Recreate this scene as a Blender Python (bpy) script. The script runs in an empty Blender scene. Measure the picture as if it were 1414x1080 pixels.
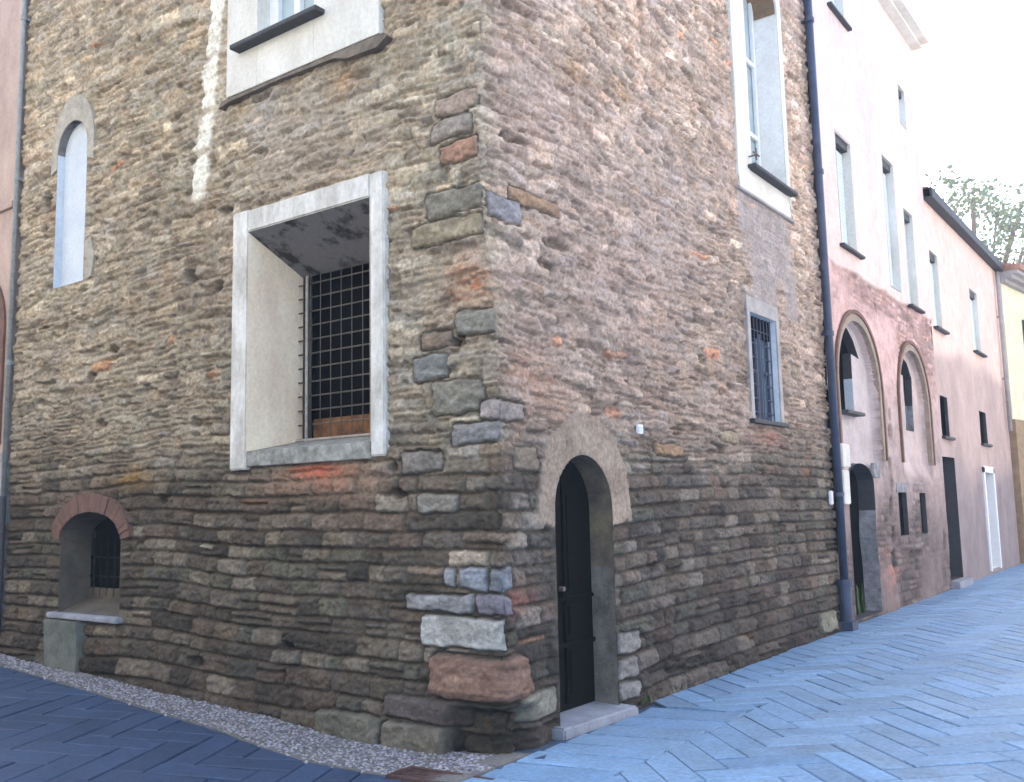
import bpy, math, random
import numpy as np
from mathutils import Vector, Matrix
C = bpy.context.scene.collection
rnd = random.Random(7)

# ------------------------------------------------------------------ noise
_rng = np.random.default_rng(11)
T = _rng.random((256, 256)) * 2 - 1
def vn(x, y, seed=0):
    x = np.asarray(x, float) + seed * 37.3; y = np.asarray(y, float) + seed * 91.7
    ix = np.floor(x).astype(np.int64); iy = np.floor(y).astype(np.int64)
    fx = x - ix; fy = y - iy
    fx = fx * fx * (3 - 2 * fx); fy = fy * fy * (3 - 2 * fy)
    a = T[ix & 255, iy & 255]; b = T[(ix + 1) & 255, iy & 255]
    c = T[ix & 255, (iy + 1) & 255]; d = T[(ix + 1) & 255, (iy + 1) & 255]
    return (a * (1 - fx) + b * fx) * (1 - fy) + (c * (1 - fx) + d * fx) * fy
def fbm(x, y, seed=0, o=3):
    r = 0; a = 1.0; t = 0
    for k in range(o):
        r = r + a * vn(x * 2 ** k, y * 2 ** k, seed + k * 5); t += a; a *= .5
    return r / t
def sst(a, b, x):
    t = np.clip((x - a) / (b - a), 0, 1); return t * t * (3 - 2 * t)

# ------------------------------------------------------------------ materials
def nt(name):
    m = bpy.data.materials.new(name); m.use_nodes = True
    n = m.node_tree; b = n.nodes['Principled BSDF']; return m, n, b
def noise(n, scale, detail=6, rough=.6, stretch=None):
    tc = n.nodes.new('ShaderNodeTexCoord'); t = n.nodes.new('ShaderNodeTexNoise')
    t.inputs['Scale'].default_value = scale; t.inputs['Detail'].default_value = detail; t.inputs['Roughness'].default_value = rough
    if stretch:
        mp = n.nodes.new('ShaderNodeMapping'); mp.inputs['Scale'].default_value = stretch
        n.links.new(tc.outputs['Object'], mp.inputs['Vector']); n.links.new(mp.outputs['Vector'], t.inputs['Vector'])
    else:
        n.links.new(tc.outputs['Object'], t.inputs['Vector'])
    return t.outputs['Fac']
def ramp(n, src, stops):
    r = n.nodes.new('ShaderNodeValToRGB'); e = r.color_ramp.elements
    while len(e) < len(stops): e.new(.5)
    for k, (p, c) in enumerate(stops):
        e[k].position = p; e[k].color = (c[0], c[1], c[2], 1) if hasattr(c, '__len__') else (c, c, c, 1)
    n.links.new(src, r.inputs['Fac']); return r.outputs['Color']
def mul(n, a, b, fac=1.0, mode='MULTIPLY'):
    m = n.nodes.new('ShaderNodeMix'); m.data_type = 'RGBA'; m.blend_type = mode; m.inputs[0].default_value = fac
    for sock, v in ((m.inputs[6], a), (m.inputs[7], b)):
        if hasattr(v, 'is_output') or not hasattr(v, '__len__'): n.links.new(v, sock)
        else: sock.default_value = (*v, 1)
    return m.outputs[2]
def bump(n, b, src, dist, strength=1.0, prev=None):
    u = n.nodes.new('ShaderNodeBump'); u.inputs['Distance'].default_value = dist; u.inputs['Strength'].default_value = strength
    n.links.new(src, u.inputs['Height'])
    if prev is not None: n.links.new(prev, u.inputs['Normal'])
    n.links.new(u.outputs['Normal'], b.inputs['Normal']); return u.outputs['Normal']
def stone_mat(name, rough=.92, lo=.54, hi=1.42, bd=.02):
    m, n, b = nt(name)
    at = n.nodes.new('ShaderNodeAttribute'); at.attribute_name = 'Col'
    f1 = ramp(n, noise(n, 26, 8, .75), [(.28, lo), (.72, hi)])
    f2 = ramp(n, noise(n, 3.1, 5, .6), [(.3, (.9, .87, .84)), (.7, (1.1, 1.12, 1.14))])
    c = mul(n, mul(n, at.outputs['Color'], f1), f2)
    n.links.new(c, b.inputs['Base Color']); b.inputs['Roughness'].default_value = rough
    b.inputs['Specular IOR Level'].default_value = .25
    p = bump(n, b, noise(n, 38, 10, .75), bd)
    return m
def plaster(name, col, col2, scale=2.5, rough=.9, bd=.004, streak=False, contrast=(.35, .65)):
    m, n, b = nt(name)
    c = ramp(n, noise(n, scale, 9, .68, (1, 1, .45) if streak else None), [(contrast[0], col2), (contrast[1], col)])
    f = ramp(n, noise(n, 30, 6, .7), [(.3, .88), (.7, 1.1)])
    n.links.new(mul(n, c, f), b.inputs['Base Color']); b.inputs['Roughness'].default_value = rough
    b.inputs['Specular IOR Level'].default_value = .3
    bump(n, b, noise(n, 24, 8, .7), bd)
    return m
def flat(name, col, rough=.6, metal=0, var=.25, scale=14, bd=.001, spec=.4):
    m, n, b = nt(name)
    f = ramp(n, noise(n, scale, 7, .65), [(.3, 1 - var), (.7, 1 + var)])
    n.links.new(mul(n, col, f), b.inputs['Base Color']); b.inputs['Roughness'].default_value = rough
    b.inputs['Metallic'].default_value = metal; b.inputs['Specular IOR Level'].default_value = spec
    bump(n, b, noise(n, scale * 3, 6, .6), bd)
    return m
M = {}
M['stone'] = stone_mat('rubble stone')
M['render'] = stone_mat('old render over stone', .92, .8, 1.2, .005)
M['slab'] = stone_mat('blue grey paving stone', .5, .66, 1.3, .014)
M['pebble'] = stone_mat('river pebbles', .6, .7, 1.3, .002)
M['surround'] = plaster('weathered white surround', (.76, .75, .72), (.42, .40, .36), 5.5, streak=True)
M['soffit'] = plaster('sooty recess plaster', (.20, .19, .19), (.04, .038, .035), 3.4, contrast=(.40, .50))  # dark blotched tone for the recess heads
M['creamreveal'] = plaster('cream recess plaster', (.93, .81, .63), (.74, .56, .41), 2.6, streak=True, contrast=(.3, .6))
M['ledge'] = plaster('mottled ledge stone', (.42, .42, .39), (.15, .15, .13), 9, bd=.012)
M['bluepl'] = plaster('pale bluish plaster', (.66, .72, .78), (.52, .58, .66), 1.4, bd=.002)
M['greypl'] = plaster('grey patch plaster', (.44, .41, .40), (.30, .28, .27), 4, bd=.008)
M['whitepl'] = plaster('whitewashed plaster', (.74, .73, .69), (.56, .54, .48), 1.8, streak=True)
M['lime'] = plaster('lime whitewash', (.85, .82, .72), (.62, .55, .42), 6, contrast=(.25, .5))  # unused tone for the painted sunlight streak
M['archpl'] = plaster('pinkish buff arch stone', (.38, .31, .25), (.24, .18, .14), 4, bd=.008)
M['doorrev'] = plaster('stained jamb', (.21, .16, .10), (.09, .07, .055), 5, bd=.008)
M['brick'] = plaster('old red brick', (.22, .12, .09), (.13, .08, .065), 9, bd=.012)
M['dark'] = flat('dark interior', (.004, .004, .004), .9, spec=.0)
M['doorwood'] = flat('black green door paint', (.0035, .004, .0035), .7, var=.4, spec=.05)
M['iron'] = flat('wrought iron', (.13, .11, .09), .6, var=.4)
M['paleiron'] = flat('pale worn iron', (.36, .33, .30), .6)
M['dkwood'] = flat('dark bottle glass', (.008, .009, .008), .5, spec=.1)
M['orangewood'] = flat('orange brown boards', (.17, .075, .03), .7, var=.7, scale=9)
M['white'] = flat('white window paint', (.76, .78, .80), .5, var=.06)
M['glass'] = flat('window glass', (.36, .44, .47), .25, var=.3, scale=2, spec=.6)
M['bluegls'] = flat('blue grey painted casement', (.10, .17, .23), .4, var=.3)
M['slate'] = flat('slate', (.05, .05, .055), .7, var=.3)
M['pipe'] = flat('blue grey painted pipe', (.045, .06, .105), .45, var=.35, scale=5)
M['palepipe'] = flat('pale grey pipe', (.27, .29, .29), .6)
M['shutter'] = flat('pale blue shutter', (.62, .70, .74), .6, var=.08)
M['green'] = flat('dark green shutter', (.04, .075, .06), .6)
M['cream'] = plaster('cream render', (.80, .74, .56), (.66, .60, .42), 1.6)
M['pinkpl'] = plaster('pink render', (.66, .46, .40), (.56, .38, .34), 1.2, streak=True)
M['pinkleft'] = plaster('pink ochre render', (.56, .42, .36), (.38, .28, .24), 2.2, streak=True)
M['ochre'] = plaster('pale grey render', (.62, .60, .60), (.52, .50, .50), .9)
M['greyhouse'] = plaster('grey beige render', (.50, .48, .44), (.42, .40, .36), .9)  # render of the added unseen house
M['tile'] = flat('roof tile', (.30, .15, .10), .85, var=.4)
M['rust'] = flat('rusty grate', (.085, .05, .045), .7, .2, var=.5)
M['sign'] = flat('white enamel', (.80, .80, .82), .3, var=.03)
M['weed'] = flat('weeds', (.05, .09, .025), .8, var=.4)
M['leaf'] = flat('tree leaves', (.12, .17, .08), .7, var=.3, scale=3)
M['bark'] = flat('bark', (.12, .09, .07), .9, var=.4)
M['grout'] = flat('dark sandy joints', (.05, .08, .13), .8, var=.4)
M['threshold'] = plaster('worn threshold slab', (.36, .38, .44), (.22, .23, .27), 5, rough=.5)
M['earth'] = flat('bare ground', (.16, .15, .13), .95)

# ------------------------------------------------------------------ objects
def link(o, parent=None):
    C.objects.link(o)
    if parent is not None: o.parent = parent
    return o
def thing(name, label, cat, group=None):
    o = bpy.data.objects.new(name, None); C.objects.link(o); o['label'] = label; o['category'] = cat
    if group: o['group'] = group
    return o
def tag(o, label, cat, group=None):
    o['label'] = label; o['category'] = cat
    if group: o['group'] = group
    return o
class MB:
    def __init__(s): s.v = []; s.f = []
    def add(s, v, f):
        k = len(s.v); s.v += [tuple(p) for p in v]; s.f += [tuple(i + k for i in q) for q in f]
    def hexa(s, p):   # p: 8 pts, bottom 4 then top 4
        s.add(p, [(0, 3, 2, 1), (4, 5, 6, 7), (0, 1, 5, 4), (1, 2, 6, 5), (2, 3, 7, 6), (3, 0, 4, 7)])
    def box(s, F, s0, s1, z0, z1, o0, o1):
        P = [F(a, z, o) for z in (z0, z1) for a, o in ((s0, o0), (s1, o0), (s1, o1), (s0, o1))]
        s.hexa(P)
    def tube(s, p, q, r, n=8):
        p = Vector(p); q = Vector(q); d = (q - p).normalized()
        a = d.orthogonal().normalized(); b = d.cross(a)
        v = []
        for c in (p, q):
            for k in range(n):
                t = 2 * math.pi * k / n; v.append(c + a * r * math.cos(t) + b * r * math.sin(t))
        s.add(v, [(k, (k + 1) % n, n + (k + 1) % n, n + k) for k in range(n)] + [tuple(range(n))[::-1], tuple(range(n, 2 * n))])
    def build(s, name, mat, parent=None, bevel=0, smooth=False, kind=None):
        me = bpy.data.meshes.new(name); me.from_pydata(s.v, [], s.f); me.materials.append(mat)
        me.validate(); me.update()
        import bmesh
        bm = bmesh.new(); bm.from_mesh(me); bmesh.ops.recalc_face_normals(bm, faces=bm.faces)
        if bevel: bmesh.ops.bevel(bm, geom=list(bm.edges), offset=bevel, segments=2, affect='EDGES', clamp_overlap=True)
        bm.to_mesh(me); bm.free()
        if smooth:
            for p in me.polygons: p.use_smooth = True
        o = bpy.data.objects.new(name, me); link(o, parent)
        if kind: o['kind'] = kind
        return o
def FL(s, z, o): return (s, -o, z)          # left facade: s = x, outward = -y
def FR(s, z, o): return (o, s, z)           # right facade: s = y, outward = +x
def box(name, mat, parent, F, s0, s1, z0, z1, o0, o1, bevel=.006):
    b = MB(); b.box(F, s0, s1, z0, z1, o0, o1); return b.build(name, mat, parent, bevel)
def arch_pts(s0, s1, z0, zs, rise, n=16):
    c = (s0 + s1) / 2; h = (s1 - s0) / 2
    return [(s0, z0)] + [(c - h * math.cos(math.pi * k / n), zs + rise * math.sin(math.pi * k / n)) for k in range(n + 1)] + [(s1, z0)]
def rect_pts(s0, s1, z0, z1): return [(s0, z0), (s0, z1), (s1, z1), (s1, z0)]
def tunnel(name, mat, parent, F, front, back, o0, o1, closed=True, sel=None, matback=None):
    cs = (min(p[0] for p in front) + max(p[0] for p in front)) / 2; cz = (min(p[1] for p in front) + max(p[1] for p in front)) / 2
    sk = lambda P: [(p[0] - math.copysign(.003, p[0] - cs), p[1] - math.copysign(.003, p[1] - cz)) for p in P]
    front, back = sk(front), sk(back); b = MB(); n = len(front)
    for k in range(n if closed else n - 1):
        if sel and k not in sel: continue
        j = (k + 1) % n
        # a thick shell so the reveal has depth of its own
        b.add([F(*front[k], o0), F(*front[j], o0), F(*back[j], o1), F(*back[k], o1)], [(0, 1, 2, 3)])
    return b.build(name, mat, parent)
def plate(name, mat, parent, F, pts, o0, o1, bevel=0):
    b = MB(); n = len(pts)
    v = [F(*p, o0) for p in pts] + [F(*p, o1) for p in pts]
    b.add(v, [tuple(range(n)), tuple(range(n, 2 * n))[::-1]] + [(k, (k + 1) % n, n + (k + 1) % n, n + k) for k in range(n)])
    return b.build(name, mat, parent, bevel)
def ring(name, mat, parent, F, inner, outer, o0, o1, wob=0):
    b = MB(); n = len(inner)
    for k in range(n - 1):
        w = [rnd.uniform(-wob, wob) for _ in range(2)]
        P = [F(*inner[k], o0), F(*inner[k + 1], o0), F(*outer[k + 1], o0), F(*outer[k], o0),
             F(*inner[k], o1), F(*inner[k + 1], o1), F(*outer[k + 1], o1), F(*outer[k], o1)]
        if wob:
            P[4:] = [F(*p, o1 + w[0]) for p in (inner[k], inner[k + 1], outer[k + 1], outer[k])]
        b.hexa(P)
    return b.build(name, mat, parent, .004 if wob else 0)

# ------------------------------------------------------------------ masonry height field
def make_rows(seed, zmin, zmax, hfun, lfun, s0, s1):
    r = random.Random(seed); z = zmin; rows = [z]; joints = []
    while z < zmax:
        h = hfun(z, r); z += h; rows.append(z)
        j = [s0 - 1 - r.random() * .3]
        while j[-1] < s1 + 1: j.append(j[-1] + lfun(z, r, h))
        joints.append(np.array(j))
    return np.array(rows), joints
def masonry(s, z, rows, joints, split, seed):
    ww = sst(1.6, 3.2, z)
    zz = z + .05 * vn(s * .55, z * .35, seed) + (.010 + .026 * ww) * vn(s * 2.6, z * 3, seed + 1) + (.005 + .010 * ww) * vn(s * 8, z * 9, seed + 2) + (.002 + .003 * ww) * vn(s * 25, z * 25, seed + 7)
    ss = s + (.012 + .02 * ww) * vn(s * 6, z * 8, seed + 3)
    i = np.clip(np.searchsorted(rows, zz) - 1, 0, len(joints) - 1)
    b0 = rows[i]; b1 = rows[i + 1]
    j = np.zeros_like(i); j0 = np.zeros_like(ss); j1 = np.zeros_like(ss)
    for k in range(len(joints)):
        m = i == k
        if not m.any(): continue
        q = np.clip(np.searchsorted(joints[k], ss[m]) - 1, 0, len(joints[k]) - 2)
        j[m] = q; j0[m] = joints[k][q]; j1[m] = joints[k][q + 1]
    H = lambda a: (T[(i * 7 + j * 13 + a * 29) & 255, (j * 31 + i * 3 + a * 53) & 255] + 1) / 2
    sp = (H(1) < split(z)) & ((b1 - b0) > .075)
    mid = b0 + (b1 - b0) * (.35 + .3 * H(2)); up = sp & (zz > mid); dn = sp & ~up
    b0 = np.where(up, mid, b0); b1 = np.where(dn, mid, b1); j = j + 97 * up
    H = lambda a: (T[(i * 7 + j * 13 + a * 29) & 255, (j * 31 + i * 3 + a * 53) & 255] + 1) / 2
    dz = np.minimum(zz - b0, b1 - zz); ds = np.minimum(ss - j0, j1 - ss)
    u = (ss - (j0 + j1) / 2) / np.maximum(j1 - j0, .01) * 2; v = (zz - (b0 + b1) / 2) / (b1 - b0) * 2
    d = np.minimum(dz, ds * 1.25)
    k = .018; a = dz / k; b = ds * 1.25 / k
    d = d - k * .25 * np.clip(1 - np.abs(a - b), 0, 1) ** 2
    return d, u, v, H
def pick(pal, h):
    pal = np.array(pal); return pal[np.clip((h * len(pal)).astype(int), 0, len(pal) - 1)]

def seg_near(px, pz, poly):
    """nearest point on polygon outline + inside flag"""
    best = np.full(px.shape, 1e9); nx = px.copy(); nz = pz.copy(); ins = np.zeros(px.shape, bool)
    n = len(poly)
    for k in range(n):
        ax, az = poly[k]; bx, bz = poly[(k + 1) % n]
        dx, dz = bx - ax, bz - az; L = dx * dx + dz * dz + 1e-12
        t = np.clip(((px - ax) * dx + (pz - az) * dz) / L, 0, 1)
        qx = ax + t * dx; qz = az + t * dz; dd = np.hypot(px - qx, pz - qz)
        m = dd < best; best = np.where(m, dd, best); nx = np.where(m, qx, nx); nz = np.where(m, qz, nz)
        c = ((az > pz) != (bz > pz)) & (px < (bx - ax) * (pz - az) / ((bz - az) if abs(bz - az) > 1e-12 else 1e-12) + ax)
        ins ^= c
    return best, nx, nz, ins
def sheet(name, mat, parent, sg, zg, holes, hfun, place, cell):
    S, Z = np.meshgrid(sg, zg, indexing='xy'); sh = S.shape
    S = S.ravel().copy(); Z = Z.ravel().copy()
    edge = np.full(S.shape, 9.)
    for poly in holes:
        P = np.array(poly); m = (S > P[:, 0].min() - .3) & (S < P[:, 0].max() + .3) & (Z > P[:, 1].min() - .3) & (Z < P[:, 1].max() + .3)
        ix = np.nonzero(m)[0]
        d, nx, nz, ins = seg_near(S[ix], Z[ix], poly)
        sn = d < cell * .62
        S[ix[sn]] = nx[sn]; Z[ix[sn]] = nz[sn]
        d = np.where(sn | ins, 0, d); edge[ix] = np.minimum(edge[ix], d)
    h, col = hfun(S, Z, edge)
    X = place(S, Z, h)
    nr, nc = sh
    a = (np.arange(nr - 1)[:, None] * nc + np.arange(nc - 1)[None, :]).ravel()
    Q = np.stack([a, a + 1, a + nc + 1, a + nc], 1)
    cs = S[Q].mean(1); cz = Z[Q].mean(1); keep = np.ones(len(Q), bool)
    for poly in holes:
        P = np.array(poly); m = (cs > P[:, 0].min()) & (cs < P[:, 0].max()) & (cz > P[:, 1].min()) & (cz < P[:, 1].max())
        ix = np.nonzero(m)[0]; _, _, _, ins = seg_near(cs[ix], cz[ix], poly); keep[ix[ins]] = False
    Q = Q[keep]
    used = np.zeros(len(S), bool); used[Q.ravel()] = True; mp = np.cumsum(used) - 1
    Q = mp[Q]; X = X[used]; col = col[used]
    me = bpy.data.meshes.new(name); me.vertices.add(len(X)); me.vertices.foreach_set('co', X.astype(np.float32).ravel())
    me.loops.add(Q.size); me.loops.foreach_set('vertex_index', Q.astype(np.int32).ravel())
    me.polygons.add(len(Q)); me.polygons.foreach_set('loop_start', (np.arange(len(Q)) * 4).astype(np.int32))
    me.polygons.foreach_set('use_smooth', np.ones(len(Q), bool))
    me.update(calc_edges=True)
    at = me.color_attributes.new('Col', 'FLOAT_COLOR', 'POINT')
    at.data.foreach_set('color', np.concatenate([col, np.ones((len(col), 1))], 1).astype(np.float32).ravel())
    me.materials.append(mat)
    o = bpy.data.objects.new(name, me); link(o, parent); return o

# ------------------------------------------------------------------ ground levels
def zg(x): return float(np.interp(x, [-40, -12, -6.9, -4.7, -2.5, -1.3, -.4, .5], [1.0, .35, .15, .07, -.02, -.08, -.07, 0]))

# =================================================================== STONE CORNER HOUSE
house = thing('stone_house', 'rough medieval stone corner house with arched door, barred window and pale stone quoins', 'building')
# openings (s, z) : s<0 = left facade x, s>0 = right facade y
BW = rect_pts(-2.71, -1.19, 2.18, 4.16)
NI = arch_pts(-5.77, -4.64, .67, 1.42, .28)
LA = arch_pts(-6.12, -5.50, 4.17, 5.72, .32)
TW = rect_pts(-2.62, -1.86, 5.95, 7.75)
DO = arch_pts(.70, 1.58, .035, 1.62, .44, 20)
GW = rect_pts(4.79, 5.58, 2.58, 3.80)
TR = arch_pts(5.07, 6.22, 5.56, 8.02, .45)
HOLES = [BW, NI, LA, TW, DO, GW, TR]

def hf_main(z, r):
    if z < .35: return r.uniform(.15, .22)
    if z < 1.1: return r.uniform(.12, .17)
    if z < 2.1: return r.uniform(.10, .15)
    return r.uniform(.07, .125)
def lf_main(z, r, h):
    return h * r.uniform(1.2, 3.4) if z < 2.1 else h * r.uniform(1.2, 4.2)
rowsA, jointsA = make_rows(3, -.45, 11.3, hf_main, lf_main, -8, 9)
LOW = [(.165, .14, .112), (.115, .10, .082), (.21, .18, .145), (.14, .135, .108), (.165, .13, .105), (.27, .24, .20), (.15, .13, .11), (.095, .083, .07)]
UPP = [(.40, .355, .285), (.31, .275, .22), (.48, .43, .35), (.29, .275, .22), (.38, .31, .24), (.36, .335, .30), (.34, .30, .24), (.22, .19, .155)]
# special blocks: s0,s1,z0,z1,colour,offset,corner radius
SPEC = [(-.71, .03, .665, .885, (.50, .49, .46), .022, .03), (-.62, .27, .315, .625, (.27, .165, .12), .075, .11),
        (-.88, -.25, .905, 1.045, (.34, .335, .335), .03, .04), (-.22, .10, .905, 1.045, (.25, .23, .26), .01, .03),
        (-.52, -.40, 1.08, 1.23, (.38, .38, .39), .0, .02), (-.38, -.13, 1.075, 1.235, (.33, .35, .39), .012, .02),
        (-.11, .12, 1.075, 1.235, (.20, .21, .23), .0, .02), (-1.02, -.44, -.12, .115, (.19, .17, .135), .06, .04),
        (-1.05, -.30, .135, .295, (.13, .105, .095), .03, .03), (.16, .66, .14, .33, (.27, .25, .20), .02, .02),
        (-1.75, -1.06, -.12, .12, (.17, .16, .125), .05, .04),
        (-.78, -.03, 3.66, 3.83, (.40, .33, .20), .02, .04), (-.62, -.02, 3.86, 4.05, (.25, .24, .19), .01, .05),
        (-.36, .0, 2.92, 3.10, (.27, .265, .215), .02, .04), (-.70, -.40, 2.86, 2.98, (.26, .17, .11), .01, .03),
        (-.78, -.44, 2.62, 2.80, (.25, .27, .27), .015, .04), (-.60, -.14, 2.34, 2.60, (.27, .255, .20), .02, .05),
        (-.46, -.03, 4.27, 4.42, (.52, .25, .15), .015, .04), (-.56, -.10, 4.46, 4.62, (.36, .31, .27), .01, .04),
        (-.50, -.02, 4.66, 4.80, (.52, .38, .30), .01, .03), (-.42, .0, 2.12, 2.28, (.28, .285, .31), .01, .03),
        (-.9, -.5, 1.92, 2.08, (.24, .22, .20), .01, .03), (-.75, -.36, 1.62, 1.76, (.29, .275, .24), .015, .03),
        (.30, .95, 3.98, 4.10, (.42, .23, .12), .012, .04), (2.42, 2.98, 2.10, 2.21, (.46, .25, .12), .012, .04),
        (.05, .42, 3.80, 3.98, (.36, .36, .42), .01, .03), (-.18, .34, 2.28, 2.42, (.42, .36, .34), .01, .03),
        (.18, .5, 1.92, 2.10, (.22, .16, .11), .005, .04), (1.62, 1.98, .42, .60, (.30, .28, .27), .02, .03),
        (1.62, 1.92, .22, .38, (.28, .26, .25), .02, .03), (1.62, 1.9, .04, .19, (.26, .245, .235), .02, .03),
        (6.5, 7.1, .02, .28, (.27, .26, .20), .03, .04), (3.9, 4.3, 2.28, 2.4, (.45, .36, .24), .01, .03)]
# tint patches: s,z,rs,rz,colour,strength
TINT = [(-.18, 3.32, .22, .2, (.50, .19, .09), .8), (-1.86, 1.98, .26, .06, (.75, .13, .06), .9), (-1.75, 1.90, .7, .13, (.45, .21, .13), .6),
        (-1.57, 5.25, .13, .1, (.60, .33, .14), .85), (-2.87, 5.34, .13, .1, (.55, .38, .14), .85), (-4.47, 2.02, .3, .1, (.40, .24, .08), .7),
        (-2.7, 5.26, .28, .2, (.48, .48, .52), .5), (-2.0, 5.0, .7, .35, (.46, .40, .36), .45), (-1.6, 4.6, .8, .3, (.50, .38, .30), .45),
        (.75, 2.50, .35, .25, (.48, .30, .22), .6), (.35, 2.65, .3, .3, (.50, .30, .22), .5), (2.06, 5.45, .2, .1, (.50, .30, .12), .7),
        (1.25, 5.35, .2, .1, (.50, .30, .14), .7), (1.9, 3.7, 1.2, .8, (.42, .31, .30), .35), (3.0, 4.6, 1.2, .8, (.48, .42, .42), .35),
        (-6.3, 5.1, .2, .15, (.36, .20, .11), .7), (.6, 4.9, .5, .5, (.52, .38, .34), .35), (2.7, 6.9, .2, .3, (.38, .34, .55), .5),
        (-.9, 6.1, .4, .15, (.40, .28, .30), .6), (5.2, 2.38, .5, .1, (.42, .17, .14), .7), (-3.4, 3.9, .9, .5, (.30, .20, .14), .35),
        (.1, 1.0, .25, .1, (.35, .12, .09), .6)]
# putlog holes and lost stones : s,z,rs,rz,depth
PIT = [(-3.62, 3.92, .09, .08, .12), (-3.62, 5.05, .10, .05, .05), (-.36, 2.88, .09, .05, .1), (-.95, 1.78, .07, .05, .08), (-1.0, 1.98, .05, .04, .06),
       (3.32, 3.95, .05, .05, .1), (4.31, 3.95, .07, .11, .14), (-3.2, 3.75, .08, .05, .06), (-6.35, 5.2, .1, .16, .07), (-4.9, 3.35, .1, .05, .06),
       (-6.4, 4.9, .1, .05, .06), (2.3, 1.1, .1, .05, .05), (-2.2, .55, .12, .05, .05), (-3.4, .35, .14, .05, .06), (.35, 4.5, .14, .05, .06),
       (.9, 3.75, .2, .05, .06), (.75, 3.55, .16, .04, .05), (-4.0, 1.8, .1, .06, .05), (2.9, 2.35, .14, .05, .05), (3.5, 3.1, .12, .05, .06),
       (4.2, 2.9, .1, .05, .05), (3.9, 2.2, .1, .05, .05), (-5.1, 2.6, .12, .05, .05), (-4.3, 2.9, .1, .05, .05), (-3.5, 2.5, .1, .05, .05),
       (-5.3, 3.1, .1, .06, .06), (-2.6, 5.42, .2, .04, .04), (-3.1, 4.45, .1, .05, .05)]
RINGO = arch_pts(.47, 1.91, 1.50, 1.64, .76, 20)
COVERS = [rect_pts(-2.93, -1.03, 2.05, 4.37), arch_pts(-5.93, -4.48, 1.42, 1.45, .44, 18), arch_pts(-6.24, -5.37, 5.5, 5.74, .60, 14),
          rect_pts(-3.06, -1.08, 5.50, 8.1), rect_pts(4.70, 5.68, 2.55, 3.98), arch_pts(4.66, 6.36, 5.22, 8.05, .85), rect_pts(-5.42, -5.3, 4.17, 4.66)]
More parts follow.
